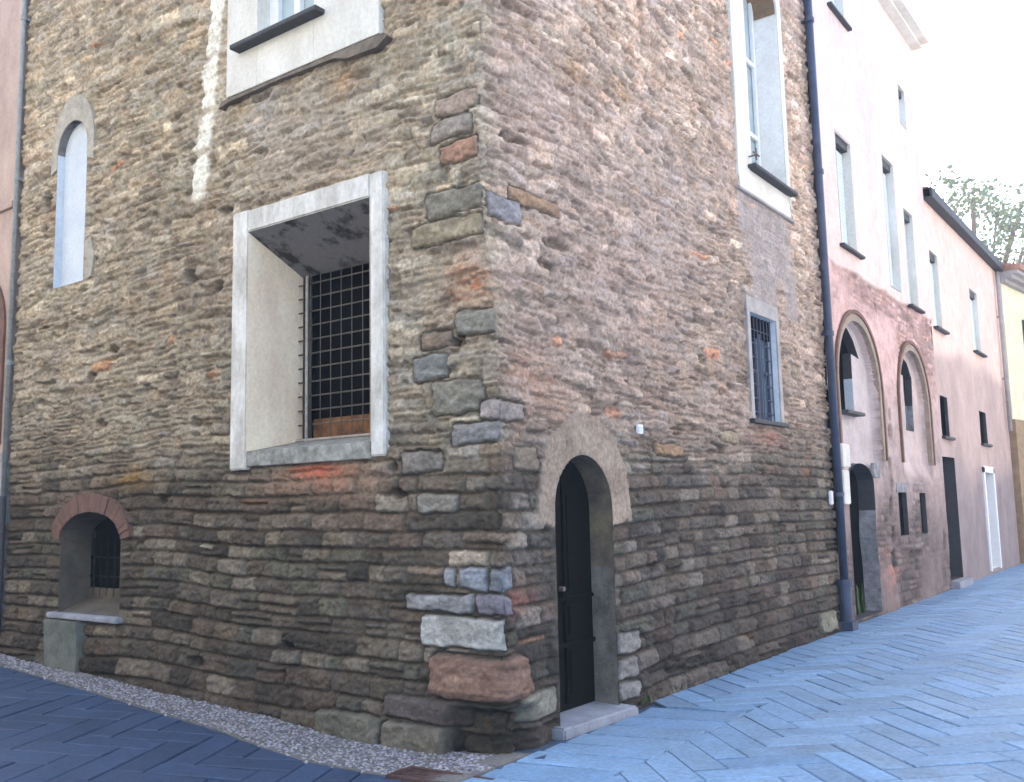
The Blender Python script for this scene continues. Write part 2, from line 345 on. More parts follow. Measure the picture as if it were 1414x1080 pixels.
def main_h(s, z, edge):
    d, u, v, H = masonry(s, z, rowsA, jointsA, lambda zz: .12 + .38 * sst(1.8, 2.6, zz), 1)
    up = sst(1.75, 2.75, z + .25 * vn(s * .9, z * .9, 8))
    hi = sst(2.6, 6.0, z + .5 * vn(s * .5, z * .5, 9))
    right = sst(-.05, .3, s)
    e = .004 * vn(s * 24, z * 24, 4) + .005 * vn(s * 60, z * 60, 5)
    m = sst(.003, .026 - .004 * up, d + e + (.002 + .006 * up) * vn(s * 14, z * 16, 7))
    van = sst(.05, .55, vn(s * 2.1, z * 3.3, 16)) * (.25 + .6 * up); m0 = m; m = m + (1 - m) * van * .8
    off = (H(3) - .5) * (.034 - .004 * up) + u * (H(4) - .5) * .02 + v * (H(5) - .62) * .022 + .006
    face = off + .017 * fbm(s * 11, z * 17, 12) + .014 * fbm(s * 33, z * 42, 13) - .007 * (v ** 4) - .004 * u ** 6
    smear = sst(.0, .45, vn(s * 1.3, z * 1.6, 14) - .15) * up * (.5 + .4 * right)
    mort = -.038 + .020 * up + .008 * fbm(s * 26, z * 26, 15)
    mort = mort + smear * .016
    h = mort * (1 - m) + face * m
    rough = .014 * fbm(s * 6, z * 10, 18) * up
    h = h + rough
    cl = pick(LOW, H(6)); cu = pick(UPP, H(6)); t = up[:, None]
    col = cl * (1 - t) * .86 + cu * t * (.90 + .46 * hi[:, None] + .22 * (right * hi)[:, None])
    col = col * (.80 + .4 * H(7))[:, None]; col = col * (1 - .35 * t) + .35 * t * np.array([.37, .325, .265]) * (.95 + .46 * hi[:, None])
    rare = (H(8) < .007)[:, None]
    col = np.where(rare, col * np.array([1.3, .88, .68]), col)
    rare = ((H(8) > .96))[:, None]
    col = np.where(rare, col * np.array([1.5, 1.5, 1.5]), col)
    mc = np.array([.125, .105, .085])[None] * (1 - t) + np.array([.42, .37, .31])[None] * t
    ms = sst(.0, .5, m)[:, None]
    dirt = (1 - .25 * sst(-.1, .6, vn(s * 3, z * 5, 17)))[:, None]
    col = col * (1 + (.26 * fbm(s * 15, z * 19, 19) + .16 * fbm(s * 5, z * 9, 20)))[:, None] * (1 + fbm(s * 6, z * 8, 22)[:, None] * np.array([.07, .0, -.08]))
    col = mc * dirt * (1 - ms) + col * ms
    sm = (smear * (1 - .55 * m))[:, None] * .6
    col = col * (1 - sm) + np.array([.44, .38, .32]) * sm
    pk = (right * (.25 + .75 * up))[:, None]
    col = col * (1 + pk * (np.array([1.14, 1.0, .99]) - 1)); col = col * (1 + ((1 - right))[:, None] * (np.array([1.05, 1.0, .92]) - 1))
    lg = (.5 + .5 * vn(s * .35, z * .4, 21))[:, None]
    col = col * (.88 + .22 * lg)
    # grime plus some painted shade, darkening the wall towards the street
    gr = (sst(1.1, .0, z + .35 * vn(s * 1.2, z * 1.5, 23)))[:, None]
    col = col * (1 - gr * np.array([.42, .43, .42]))
    slot = sst(.38, .62, vn(s * 5.5, z * 21 + s * 2, 11)) * (.25 + .75 * up) + .7 * sst(.55, .75, vn(s * 13, z * 27, 10)) * (.5 + .5 * up)
    h = h - (.030 - .013 * up) * slot; col = col * (1 - .38 * np.clip(slot, 0, 1))[:, None]
    col = col * (1 + .22 * vn(s * 42, z * 55, 25) + .12 * vn(s * 90, z * 90, 26))[:, None]
    h = h + .004 * vn(s * 45, z * 50, 27)
    for (a, b, c, e2, k, f) in TINT:
        w = np.exp(-(((s - a) / c) ** 2 + ((z - b) / e2) ** 2)) * f * (1 + .6 * fbm(s * 9, z * 12, 31)); w = np.clip(w * (.25 + .75 * m), 0, 1)[:, None]
        col = col * (1 - w) + np.array(k) * w
    for (a, b, c, e2, k, of, rr) in SPEC:
        if c > 1.5: k = tuple(.62 * q + .38 * p for q, p in zip(k, (.33, .29, .24)))
        rr = rr * .6; cx, cz = (a + b) / 2, (c + e2) / 2; hx, hz = (b - a) / 2, (e2 - c) / 2
        wv = .016 * vn(s * 6, z * 9, 41) + .007 * vn(s * 20, z * 24, 45)
        qx = np.abs(s - cx) - (hx - rr); qz = np.abs(z - cz) - (hz - rr)
        sd = np.hypot(np.maximum(qx, 0), np.maximum(qz, 0)) + np.minimum(np.maximum(qx, qz), 0) - rr + wv
        gap = sst(.020, .006, sd); ins = sst(.004, -.012 - rr * .2, sd)
        h = h * (1 - gap) + gap * (-.028)
        fc = of * .8 + .016 * fbm(s * 9, z * 14, 42) + .009 * fbm(s * 34, z * 40, 43)
        fc = fc - .012 * slot + .004 * vn(s * 45, z * 50, 27)
        h = h * (1 - ins) + fc * ins
        w = ins[:, None]; kk = np.array(k) * (.92 + .42 * fbm(s * 10, z * 22, 44))[:, None]
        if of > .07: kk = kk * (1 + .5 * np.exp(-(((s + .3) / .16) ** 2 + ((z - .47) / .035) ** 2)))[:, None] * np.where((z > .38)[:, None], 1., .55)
        g = gap[:, None] * (1 - w); col = col * (1 - g) + np.array([.07, .06, .05]) * g
        col = col * (1 - w) + kk * w
    # eroded notch under the corner boulder
    w = sst(.30, .22, z) * sst(-.47, -.40, s) * sst(.40, .22, s)
    h = h - .13 * w + w * .05 * fbm(s * 6, z * 6, 51); col = col * (1 - .45 * w[:, None])
    for (a, b, c, e2, dp) in PIT:
        r2 = ((s - a) / c) ** 2 + ((z - b) / e2) ** 2 + .35 * vn(s * 20, z * 20, 61)
        w = sst(1.1, .5, r2); h = h - dp * w; col = col * (1 - .45 * w[:, None])
    q = (s + 3.32 - (z - 6) * .115 + (z < 5.5) * .02) + .025 * vn(z * 4, z * 0, 91) + .035 * vn(s * 16, z * 16, 92)  # broken streak of sunlight painted into the wall colour
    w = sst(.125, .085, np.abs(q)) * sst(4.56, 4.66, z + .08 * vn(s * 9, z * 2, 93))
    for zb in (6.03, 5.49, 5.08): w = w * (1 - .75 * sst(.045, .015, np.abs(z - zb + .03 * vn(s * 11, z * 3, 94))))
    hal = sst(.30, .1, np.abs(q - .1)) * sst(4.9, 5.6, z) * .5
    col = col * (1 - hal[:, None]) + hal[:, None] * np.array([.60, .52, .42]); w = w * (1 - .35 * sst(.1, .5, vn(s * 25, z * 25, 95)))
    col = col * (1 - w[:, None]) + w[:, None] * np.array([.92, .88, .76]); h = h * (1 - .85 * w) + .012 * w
    # ledge line and smooth plaster ground of the upper right window bay
    w = (sst(4.62, 4.68, s) * sst(6.42, 6.36, s) * sst(3.85, 3.95, z) * sst(5.3, 5.24, z))
    w = w * sst(-.5, .0, vn(s * 2, z * 2, 71) + .25)
    h = h * (1 - .75 * w) + .012 * w; col = col * (1 - .7 * w[:, None]) + .7 * w[:, None] * np.array([.34, .31, .31]) * (1 + .18 * fbm(s * 9, z * 9, 72))[:, None]
    ed = sst(.05, .0, edge); h = h * (1 - ed) + .014 * ed
    for poly in COVERS:
        P = np.array(poly); ix = np.nonzero((s > P[:, 0].min()) & (s < P[:, 0].max()) & (z > P[:, 1].min()) & (z < P[:, 1].max()))[0]
        _, _, _, ins = seg_near(s[ix], z[ix], poly); ix = ix[ins]; h[ix] = np.minimum(h[ix], .010)
    P = np.array(RINGO); q1 = np.full(s.shape, -1.); ix = np.nonzero((s > .3) & (s < 2.1) & (z > 1.3) & (z < 2.6))[0]
    dd, _, _, ins = seg_near(s[ix] + .025 * vn(s[ix] * 9, z[ix] * 9, 75), z[ix] + .025 * vn(s[ix] * 9, z[ix] * 9, 76), RINGO)
    q1[ix] = np.where(ins, dd, -dd); w = sst(-.012, .02, q1); ang = np.arctan2(z - 1.62, s - 1.14)
    jn = sst(.035, .0, np.abs(((ang * 2.2 + .1 * vn(s * 5, z * 5, 77)) % 1) - .5) * np.where(ang > 0, 1, 9)) * .6
    h = h * (1 - w) + w * (.016 + .010 * fbm(s * 7, z * 7, 78) + .005 * fbm(s * 40, z * 40, 79) - .010 * jn)
    rc = np.array([.35, .275, .215]) * (1 + .34 * fbm(s * 5, z * 5, 74) + .14 * vn(s * 40, z * 40, 73) - .3 * jn)[:, None]
    col = col * (1 - w[:, None]) + rc * w[:, None]
    ed = sst(.03, .0, edge) * w; h = h * (1 - ed) + .014 * ed
    # slight batter at the foot, irregular corner
    bat = .085 * sst(.7, -.1, z) * (1 - sst(.35, .6, s) * sst(1.9, 1.7, s)) * np.where(s > 0, .5, 1)
    return h + bat, np.clip(col, .01, .9)
CXZ = ([-1, .9, 2.0, 2.7, 3.2, 3.8, 4.7, 5.4, 8], [.05, .05, .05, .05, .0, -.07, -.11, -.05, -.03])
def main_place(s, z, h):
    cx = np.interp(z, *CXZ) + .012 * vn(z * 6, z * 0, 81)
    n = len(s); X = np.zeros((n, 3)); X[:, 2] = z
    L = s <= 0; R = s >= 0
    rr = np.clip(1 - np.abs(s) / .06, 0, 1) ** 2 * .03           # rounded arris
    h = h - rr * (z < 9)
    X[L, 0] = s[L] + cx[L] * np.exp(s[L] / .35); X[L, 1] = -h[L]
    X[R, 1] = s[R]; X[R, 0] = h[R] + cx[R] * np.exp(-s[R] / .5)
    k = s == 0; X[k, 0] = cx[k] + h[k]; X[k, 1] = -h[k]
    return X
def grid(a, b, st):
    return np.linspace(a, b, int(round((b - a) / st)) + 1)
DET = 1.0
sgrid = np.concatenate([grid(-6.95, -4.0, .015 * DET)[:-1], grid(-4.0, 0, .0118 * DET)[:-1], grid(0, 3, .0125 * DET)[:-1], grid(3, 7.42, .019 * DET)])
zgrid = np.concatenate([grid(-.42, 3.0, .0118 * DET)[:-1], grid(3.0, 6.6, .0135 * DET)[:-1], grid(6.6, 8.9, .018 * DET)[:-1], grid(8.9, 11.0, .1)])
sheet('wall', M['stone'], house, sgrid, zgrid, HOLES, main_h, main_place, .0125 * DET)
# solid core, roof
core = MB(); core.hexa([(-6.93, .9, -.4), (-.8, .9, -.4), (-.8, 7.40, -.4), (-6.93, 7.40, -.4), (-6.93, .9, 10.95), (-.8, .9, 10.95), (-.8, 7.40, 10.95), (-6.93, 7.40, 10.95)])
core.build('core', M['greypl'], house)
rb = MB(); rb.hexa([(-6.93, -.5, 10.97), (.5, -.5, 10.97), (.5, 7.42, 10.97), (-6.93, 7.42, 10.97), (-6.93, 2.5, 12.3), (-2.6, 2.5, 12.3), (-2.6, 7.42, 12.3), (-6.93, 7.42, 12.3)])
rb.build('roof', M['tile'], house)

# ---- big barred window
bw = MB()
for (a, b, c, d) in ((-2.93, -2.71, 2.03, 4.37), (-1.19, -1.035, 2.07, 4.35), (-2.71, -1.19, 4.16, 4.36)):
    bw.box(FL, a, b, c, d, -.03, .045)
win = bw.build('window', M['surround'], house, .012); win['label'] = 'large recessed window with white surround and iron grille'
f = rect_pts(-2.71, -1.19, 2.18, 4.16); bk = rect_pts(-2.66, -1.3, 2.30, 3.84)
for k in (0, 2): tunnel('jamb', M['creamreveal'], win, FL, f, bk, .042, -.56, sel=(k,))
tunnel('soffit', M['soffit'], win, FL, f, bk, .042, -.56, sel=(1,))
b = MB(); b.add([FL(-2.71, 2.19, .0), FL(-1.19, 2.19, .0), FL(-1.19, 2.30, -.56), FL(-2.71, 2.30, -.56)], [(0, 1, 2, 3)])
b.box(FL, -2.71, -1.19, 2.055, 2.19, -.08, .035); b.build('sill', M['ledge'], win, .006)
plate('pane', M['dark'], win, FL, rect_pts(-2.8, -1.0, 2.2, 3.95), -.80, -.83)
box('boards', M['orangewood'], win, FL, -2.58, -1.25, 2.30, 2.50, -.69, -.62)
b = MB(); gz = [2.31 + .131 * k for k in range(13)]
for k, x in enumerate(np.arange(-2.49, -1.25, .135)):
    b.tube(FL(x, 2.29, -.50), FL(x, 3.85, -.50), .004)
for z in gz[:-1]: b.tube(FL(-2.66, z, -.512), FL(-1.28, z, -.512), .0075)
b.build('grille', M['iron'], win, smooth=True)
b = MB(); b.tube(FL(-2.515, 2.27, -.48), FL(-2.515, 3.82, -.48), .014); b.tube(FL(-2.66, 2.30, -.49), FL(-1.28, 2.30, -.49), .013)
b.build('grille_frame', M['paleiron'], win)
# ---- low niche window with brick arch
inn = arch_pts(-5.77, -4.64, 1.42, 1.42, .28, 18)[1:-1]; out = arch_pts(-5.93, -4.48, 1.42, 1.45, .44, 18)[1:-1]
n1 = ring('window', M['brick'], house, FL, inn, out, -.03, .035, .008); n1['label'] = 'low recessed window under a red brick arch'
bk = arch_pts(-5.75, -4.70, .80, 1.40, .26)
tunnel('reveal', M['creamreveal'], n1, FL, NI, bk, .014, -.32, closed=False)
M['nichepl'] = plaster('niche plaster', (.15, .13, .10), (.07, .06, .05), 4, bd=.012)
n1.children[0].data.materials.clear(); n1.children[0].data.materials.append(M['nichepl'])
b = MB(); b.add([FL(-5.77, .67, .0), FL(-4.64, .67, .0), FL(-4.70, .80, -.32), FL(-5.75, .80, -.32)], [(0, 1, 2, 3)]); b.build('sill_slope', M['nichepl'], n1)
plate('pane', M['dark'], n1, FL, rect_pts(-5.85, -4.5, .8, 1.7), -.42, -.45)
b = MB()
for x in np.arange(-5.66, -4.7, .13): b.tube(FL(x, .82, -.31), FL(x, 1.42, -.31), .009)
b.tube(FL(-5.75, 1.02, -.32), FL(-4.7, 1.02, -.32), .008); b.tube(FL(-5.75, 1.22, -.32), FL(-4.7, 1.22, -.32), .008)
b.build('grille', M['dkwood'], n1)
box('frame', M['nichepl'], n1, FL, -5.78, -4.66, .78, .90, -.36, -.305)
b = MB(); b.box(FL, -5.90, -4.60, .615, .672, -.05, .075); b.build('sill', M['threshold'], n1, .012)
pa = plate('plaster_patch', plaster('greenish damp plaster', (.17, .19, .17), (.09, .10, .085), 6, bd=.012), house, FL, [(-5.84, .02), (-5.90, .60), (-5.26, .60), (-5.22, .25), (-5.27, .0)], -.03, .10, .01)
# ---- blocked lancet
M['hood'] = plaster('rough hood plaster', (.52, .48, .40), (.34, .31, .26), 7, bd=.02)
inn = arch_pts(-6.12, -5.50, 5.55, 5.72, .32, 14); out = arch_pts(-6.24, -5.37, 5.5, 5.74, .60, 14)
l1 = ring('blocked_window', M['hood'], house, FL, inn, out, -.03, .022); l1['label'] = 'tall narrow arched window filled with pale plaster'
tunnel('reveal', M['bluepl'], l1, FL, LA, LA, .014, -.12, closed=False, sel=(0,))
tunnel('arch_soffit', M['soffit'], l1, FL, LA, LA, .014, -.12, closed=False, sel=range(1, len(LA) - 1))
plate('infill', M['bluepl'], l1, FL, LA, -.07, -.14)
b = MB(); b.add([FL(-6.12, 4.17, .02), FL(-5.50, 4.17, .02), FL(-5.50, 4.19, -.1), FL(-6.12, 4.19, -.1)], [(0, 1, 2, 3)])
b.build('sill', M['bluepl'], l1)
plate('jamb_patch', M['hood'], l1, FL, [(-5.5, 4.17), (-5.5, 4.66), (-5.38, 4.63), (-5.31, 4.40), (-5.36, 4.2)], -.02, .012)
# ---- upper left casement window
tp = MB()
for (a, b2, c, d) in ((-3.06, -2.62, 5.52, 8.1), (-1.86, -1.08, 5.52, 8.1), (-2.62, -1.86, 7.75, 8.1), (-2.62, -1.86, 5.52, 5.95)): tp.box(FL, a, b2, c, d, -.03, .04)
t1 = tp.build('window', M['whitepl'], house, .003); t1['label'] = 'upper casement window in pale plaster above the barred window'
tunnel('reveal', M['whitepl'], t1, FL, TW, TW, .038, -.2)
box('sill', M['slate'], t1, FL, -2.88, -1.72, 5.90, 5.945, -.1, .15)
M['ledgestone'] = plaster('broken brown ledge', (.24, .20, .16), (.12, .10, .08), 8, bd=.02)
plate('ledge', M['ledgestone'], t1, FL, [(-3.12, 5.50), (-2.2, 5.50), (-1.5, 5.50), (-1.02, 5.50), (-.98, 5.46), (-1.1, 5.40), (-1.45, 5.41), (-1.6, 5.46), (-2.3, 5.475), (-3.0, 5.465), (-3.16, 5.44)], -.03, .05)
box('pane', M['glass'], t1, FL, -2.62, -1.86, 5.95, 7.75, -.17, -.155, 0)
b = MB()
for (a, c) in ((-2.62, -2.50), (-2.28, -2.20), (-1.98, -1.86)): b.box(FL, a, c, 5.95, 7.75, -.155, -.10)
b.box(FL, -2.62, -1.86, 5.95, 6.05, -.15, -.105); b.box(FL, -2.62, -1.86, 6.9, 6.96, -.15, -.105); b.build('frame', M['white'], t1, .004)
# ---- bright streak of sunlight: painted into the wall colour in main_h
# ---- arched door (right facade)
inn = arch_pts(.70, 1.58, 1.42, 1.62, .44, 20); out = arch_pts(.46, 1.92, 1.50, 1.64, .76, 20)
lf = arch_pts(.64, 1.66, .047, 1.62, .50, 20)
DOp = DO[:1] + [(.70, 1.15)] + DO[1:-1] + [(1.58, 1.15)] + DO[-1:]
M['jambstone'] = plaster('grey jamb stone', (.23, .20, .165), (.10, .085, .07), 6, bd=.02)
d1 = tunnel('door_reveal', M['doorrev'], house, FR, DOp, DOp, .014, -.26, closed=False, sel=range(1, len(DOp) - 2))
tunnel('jamb', M['jambstone'], d1, FR, DOp, DOp, .014, -.26, closed=False, sel=(0,))
tunnel('jamb', M['jambstone'], d1, FR, DOp, DOp, .014, -.26, closed=False, sel=(len(DOp) - 2,))
dl = plate('door', M['doorwood'], house, FR, lf, -.21, -.26); dl['label'] = 'dark arched wooden door'
b = MB()
for (a, c, z0, z1) in ((.74, 1.10, .16, .50), (1.20, 1.54, .16, .50), (.74, 1.10, .62, .86), (1.20, 1.54, .62, .86), (.74, 1.10, .98, 1.75), (1.20, 1.54, .98, 1.75)):
    b.box(FR, a, c, z0, z1, -.208, -.195)
b.box(FR, .70, 1.58, .53, .57, -.208, -.185); b.box(FR, .70, 1.58, .90, .93, -.208, -.187); b.box(FR, 1.13, 1.165, .1, 2.0, -.208, -.185)
b.build('panel', M['doorwood'], dl, .006)
b = MB(); b.tube(FR(1.07, 1.0, -.20), FR(1.07, 1.0, -.15), .02); b.build('handle', M['iron'], dl)
b = MB(); b.hexa([(-.26, .66, -.1), (.10, .64, -.1), (.17, 1.66, -.1), (-.26, 1.66, -.1), (-.26, .66, .045), (.10, .64, .035), (.15, 1.66, .03), (-.26, 1.66, .045)])
b.build('doorstep', M['threshold'], house, .015)
# ---- grey window (right)
g1 = MB(); g1.box(FR, 4.70, 4.79, 2.58, 3.82, -.03, .025); g1.box(FR, 5.58, 5.68, 2.58, 3.82, -.03, .028); g1.box(FR, 4.7, 5.68, 3.80, 3.98, -.03, .022)
gw = g1.build('window', M['greypl'], house, .004); gw['label'] = 'blue grey window with dark grating over its upper half'
tunnel('reveal', M['bluepl'], gw, FR, GW, GW, .014, -.14)
box('pane', M['bluegls'], gw, FR, 4.79, 5.6, 2.58, 3.8, -.14, -.12, 0)
b = MB()
for y in (4.80, 5.14, 5.20, 5.53): b.box(FR, y, y + .045, 2.58, 3.8, -.12, -.09)
for z in (2.60, 3.14, 3.74): b.box(FR, 4.79, 5.58, z, z + .045, -.119, -.088)
b.build('frame', M['pipe'], gw, .003)
b = MB()
for y in np.arange(4.86, 5.58, .10): b.tube(FR(y, 2.6, -.05), FR(y, 3.8, -.05), .007)
for z in np.arange(2.68, 3.8, .16): b.tube(FR(4.79, z, -.058), FR(5.58, z, -.058), .007)
b.tube(FR(5.19, 2.58, -.045), FR(5.19, 3.6, -.045), .013)
b.build('grille', M['pipe'], gw)
box('lintel_mesh', M['dark'], gw, FR, 4.80, 5.57, 3.56, 3.795, -.085, -.065, 0)
box('sill', M['slate'], gw, FR, 4.66, 5.72, 2.53, 2.575, -.1, .07)
# ---- upper right window
out = arch_pts(4.66, 6.36, 5.36, 8.05, .85)
ring('w', M['whitepl'], house, FR, TR, out, -.03, .03).name = 'window'
u1 = [o for o in house.children if o.name.startswith('window')][-1]
for o in house.children:
    if o.type == 'MESH' and o.data.name.startswith('w') and o.data.name[:2] == 'w' : u1 = o
u1['label'] = 'tall arched upper window in white plaster beside the drainpipe'
box('apron', M['whitepl'], u1, FR, 4.70, 6.32, 5.24, 5.53, -.03, .026)
M['milkpl'] = plaster('milky plaster', (.86, .85, .81), (.72, .71, .68), 2)
tunnel('reveal', M['milkpl'], u1, FR, TR, TR, .02, -.36, closed=False)
b = MB(); tr = arch_pts(5.07, 6.22, 7.30, 7.45, .42)
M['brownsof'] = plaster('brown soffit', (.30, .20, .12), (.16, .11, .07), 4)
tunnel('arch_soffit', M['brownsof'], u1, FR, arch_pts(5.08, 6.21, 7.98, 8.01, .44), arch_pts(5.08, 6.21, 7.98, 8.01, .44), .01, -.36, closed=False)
plate('pane', M['glass'], u1, FR, arch_pts(5.0, 6.3, 5.5, 8.02, .55), -.33, -.36)
b = MB()
for y in (5.07, 5.60, 5.68, 6.14): b.box(FR, y, y + .07, 5.56, 8.4, -.325, -.28)
for z in (5.58, 6.3, 7.3): b.box(FR, 5.07, 6.22, z, z + .06, -.324, -.281)
b.build('frame', M['white'], u1, .004)
box('sill', M['slate'], u1, FR, 4.94, 6.34, 5.53, 5.575, -.3, .13)
box('ledge', M['greypl'], u1, FR, 4.62, 6.40, 5.20, 5.235, -.03, .05)
b = MB(); b.tube(FR(4.99, 5.68, .02), FR(4.99, 5.68, .14), .01); b.tube(FR(4.99, 5.62, .12), FR(4.99, 5.76, .12), .012); b.tube(FR(4.90, 5.69, .12), FR(5.08, 5.69, .12), .01)
b.build('shutter_catch', M['iron'], u1)

# ---- number plate, small lever box
b = MB(); b.box(FR, 2.03, 2.12, 2.275, 2.355, .02, .045); o = b.build('number_plate', M['sign'], None, .004); tag(o, 'tiny white enamel plate on the stone wall right of the arched door', 'plate')
b = MB(); b.box(FR, 2.03, 2.11, 2.285, 2.34, .0452, .047); b.build('plate_centre', M['bluepl'], o)
# ---- drainpipe between houses
def pipe_thing(name, label, F, s, z0, z1, o, r, mat, brk, boot=None, s1=None):
    t = thing(name, label, 'drainpipe'); s1 = s if s1 is None else s1
    b = MB(); b.tube(F(s, z0, o), F(s1, z1, o), r, 14); b.build('pipe', mat, t, smooth=True)
    for z in brk:
        sx = s + (s1 - s) * (z - z0) / (z1 - z0)
        b = MB(); b.tube(F(sx, z, o), F(sx, z + .06, o), r * 1.28, 14); b.box(F, sx - .015, sx + .015, z + .01, z + .05, o - r - .06, o - r + .01); b.build('bracket', mat, t)
    if boot:
        b = MB(); b.tube(F(s, z0, o), F(s, boot, o), r * 1.5, 14); b.tube(F(s, boot, o), F(s, boot + .08, o), r * 1.85, 14)
        b.box(F, s - r * 2.2, s + r * 2.2, z0, z0 + .12, o - r * 2, o + r * 2); b.build('boot', M['iron'] if 0 else mat, t)
    return t
pipe_thing('drainpipe', 'tall dark blue drainpipe between the stone house and the pink house', FR, 7.32, -.02, 10.9, .10, .054, M['pipe'], (1.7, 3.85, 6.1, 8.3), .55)
b = MB(); b.box(FR, 7.10, 7.19, 1.60, 1.78, .03, .07); o = b.build('switch_box', M['sign'], None, .01); tag(o, 'small white box on the stone wall just beside the blue drainpipe', 'box')

# =================================================================== PINK HOUSE WITH ARCHES
pink = thing('pink_house', 'tall pink house with two blind arches and rough masonry ground floor', 'building', 'plastered houses down the street')
A1o = arch_pts(7.74, 10.02, .0, 3.33, 1.16, 24); A2o = arch_pts(10.98, 13.16, .0, 3.30, 1.12, 24)
def lun(s0, s1, z0, zs, r): return arch_pts(s0, s1, z0, zs, r, 14)
W1 = [(8.33, 2.94), (8.33, 3.98), (8.0, 3.98), (8.12, 4.10), (8.36, 4.20), (8.62, 4.24), (8.9, 4.20), (9.15, 4.06), (9.40, 3.80), (9.0, 3.84), (9.0, 3.45), (9.0, 2.94)]
W2 = [(12.0, 2.84), (12.0, 3.80), (11.36, 3.86), (11.5, 4.0), (11.75, 4.10), (12.05, 4.13), (12.3, 4.05), (12.56, 3.8), (12.5, 3.3), (12.5, 2.84)]
DA = arch_pts(8.02, 9.28, .03, 1.88, .30, 14); DA = DA[:-1] + [(9.28, 1.5), (9.22, 1.1), (9.28, .7)] + DA[-1:]
S1 = rect_pts(10.58, 11.1, 1.07, 1.76); S2 = rect_pts(11.95, 12.36, 1.06, 1.75)
UP = [rect_pts(8.42, 9.16, 5.36, 7.12), rect_pts(11.0, 11.7, 5.2, 7.5), rect_pts(12.24, 12.86, 5.08, 6.86),
      rect_pts(8.56, 9.3, 9.12, 10.2), rect_pts(12.5, 12.95, 8.55, 9.3)]
rowsB, jointsB = make_rows(8, -.4, 6, lambda z, r: r.uniform(.09, .17), lambda z, r, h: h * r.uniform(1.3, 3.2), 7, 15)
def arch_in(s, z, c, hw, zs, rise):
    t = np.clip(np.abs(s - c) / hw, 0, 1)
    top = zs + rise * np.sqrt(1 - t * t)
    return np.where((np.abs(s - c) < hw), np.minimum(top - z, hw - np.abs(s - c)), -1)
def pink_h(s, z, edge):
    d, u, v, H = masonry(s, z, rowsB, jointsB, lambda zz: .2 + 0 * zz, 5)
    m = sst(.003, .03, d + .006 * vn(s * 22, z * 22, 6))
    bare = sst(-.15, .35, fbm(s * .9, z * .8, 24) + .55 * sst(2.2, .6, z) - .1 + .35 * sst(3.6, 4.6, z) * sst(5.4, 5.0, z))
    body = sst(5.05, 5.0, z + .05 * vn(s * 2, z * 0, 26))
    face = (H(3) - .5) * .03 + .010 * fbm(s * 10, z * 10, 28)
    h = (-.02 * (1 - m) + face * m) * bare + (.012 + .008 * fbm(s * 4, z * 4, 29)) * (1 - bare)
    stc = pick([(.34, .27, .255), (.24, .20, .195), (.42, .34, .325), (.30, .22, .20), (.36, .27, .25), (.20, .17, .165)], H(6)) * (.8 + .4 * H(7))[:, None]
    stc = np.array([.26, .20, .18]) * (1 - m[:, None]) + stc * m[:, None]
    plc = np.array([.42, .325, .305]) * (1 + .22 * fbm(s * 2.5, z * 1.6, 33))[:, None]
    col = stc * bare[:, None] + plc * (1 - bare[:, None])
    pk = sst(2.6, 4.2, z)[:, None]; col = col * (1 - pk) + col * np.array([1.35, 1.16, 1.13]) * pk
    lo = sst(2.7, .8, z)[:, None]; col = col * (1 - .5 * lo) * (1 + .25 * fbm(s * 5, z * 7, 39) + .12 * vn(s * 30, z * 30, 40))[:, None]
    i1 = arch_in(s, z, 8.88, 1.00, 3.30, .98); i2 = arch_in(s, z, 12.07, .96, 3.28, .95)
    rec = np.maximum(sst(-.01, .02, i1), sst(-.01, .02, i2)) * sst(1.9, 2.3, z)
    h = h * (1 - rec) + (-.13 + .01 * fbm(s * 4, z * 4, 34)) * rec
    rc = np.where((s < 10.3)[:, None], np.array([.48, .42, .42]), np.array([.52, .42, .40])) * (1 + .2 * fbm(s * 3, z * 2.2, 35))[:, None]
    col = col * (1 - rec[:, None]) + rc * rec[:, None]
    # rough chase between the arches
    for (a, b_, c, e2, dp) in [(10.42, 2.72, .13, .13, .12), (10.25, 2.2, .09, .12, .1), (10.3, 1.9, .08, .14, .1), (10.2, 1.55, .09, .16, .1), (10.25, 1.1, .1, .14, .1), (10.15, .7, .1, .2, .09), (10.45, 3.0, .08, .1, .06),
                               (13.6, .9, .1, .2, .06), (11.5, .75, .5, .06, .05), (7.75, 6.75, .05, .05, .06), (10.1, 4.7, .06, .14, .05)]:
        w = sst(1.2, .5, ((s - a) / c) ** 2 + ((z - b_) / e2) ** 2 + .4 * vn(s * 14, z * 14, 62)); h = h - dp * w; col = col * (1 - .5 * w[:, None])
    w = np.exp(-(((s - 9.95) / .35) ** 2 + ((z - .55) / .3) ** 2))[:, None] * (H(8) < .6)[:, None] * .8
    col = col * (1 - w) + np.array([.42, .2, .15]) * w
    uc = np.array([.70, .555, .51]) * (1 + .10 * fbm(s * 1.1, z * .5, 36))[:, None] * (1 + .05 * fbm(s * 8, z * 6, 37))[:, None]
    for p in UP:
        w = sst(p[0][0] - .15, p[0][0], s) * sst(p[2][0] + .25, p[2][0] + .05, s) * sst(p[0][1] - 1.5, p[0][1] - .1, z) * sst(p[0][1], p[0][1] - .06, z) * (.5 + .5 * vn(s * 16, z * 1.2, 43))
        uc = uc * (1 - .16 * w[:, None])
    for (yy, wd) in ((10.35, .05), (13.35, .04)):
        w = sst(wd, wd * .4, np.abs(s - yy + .02 * vn(z * 2, z * 0, 47))) * .5; uc = uc * (1 - .12 * w[:, None])
    pt = sst(.25, .45, fbm(s * .7, z * .6, 48)); uc = uc * (1 - pt[:, None] * np.array([.07, .05, .02]))
    b1 = body[:, None]; col = col * b1 + uc * (1 - b1); h = h * body + (.03 + .004 * fbm(s * 2, z * 2, 38)) * (1 - body)
    ed = sst(.04, .0, edge) * (1 - rec) ; h = h * (1 - ed) + .014 * ed
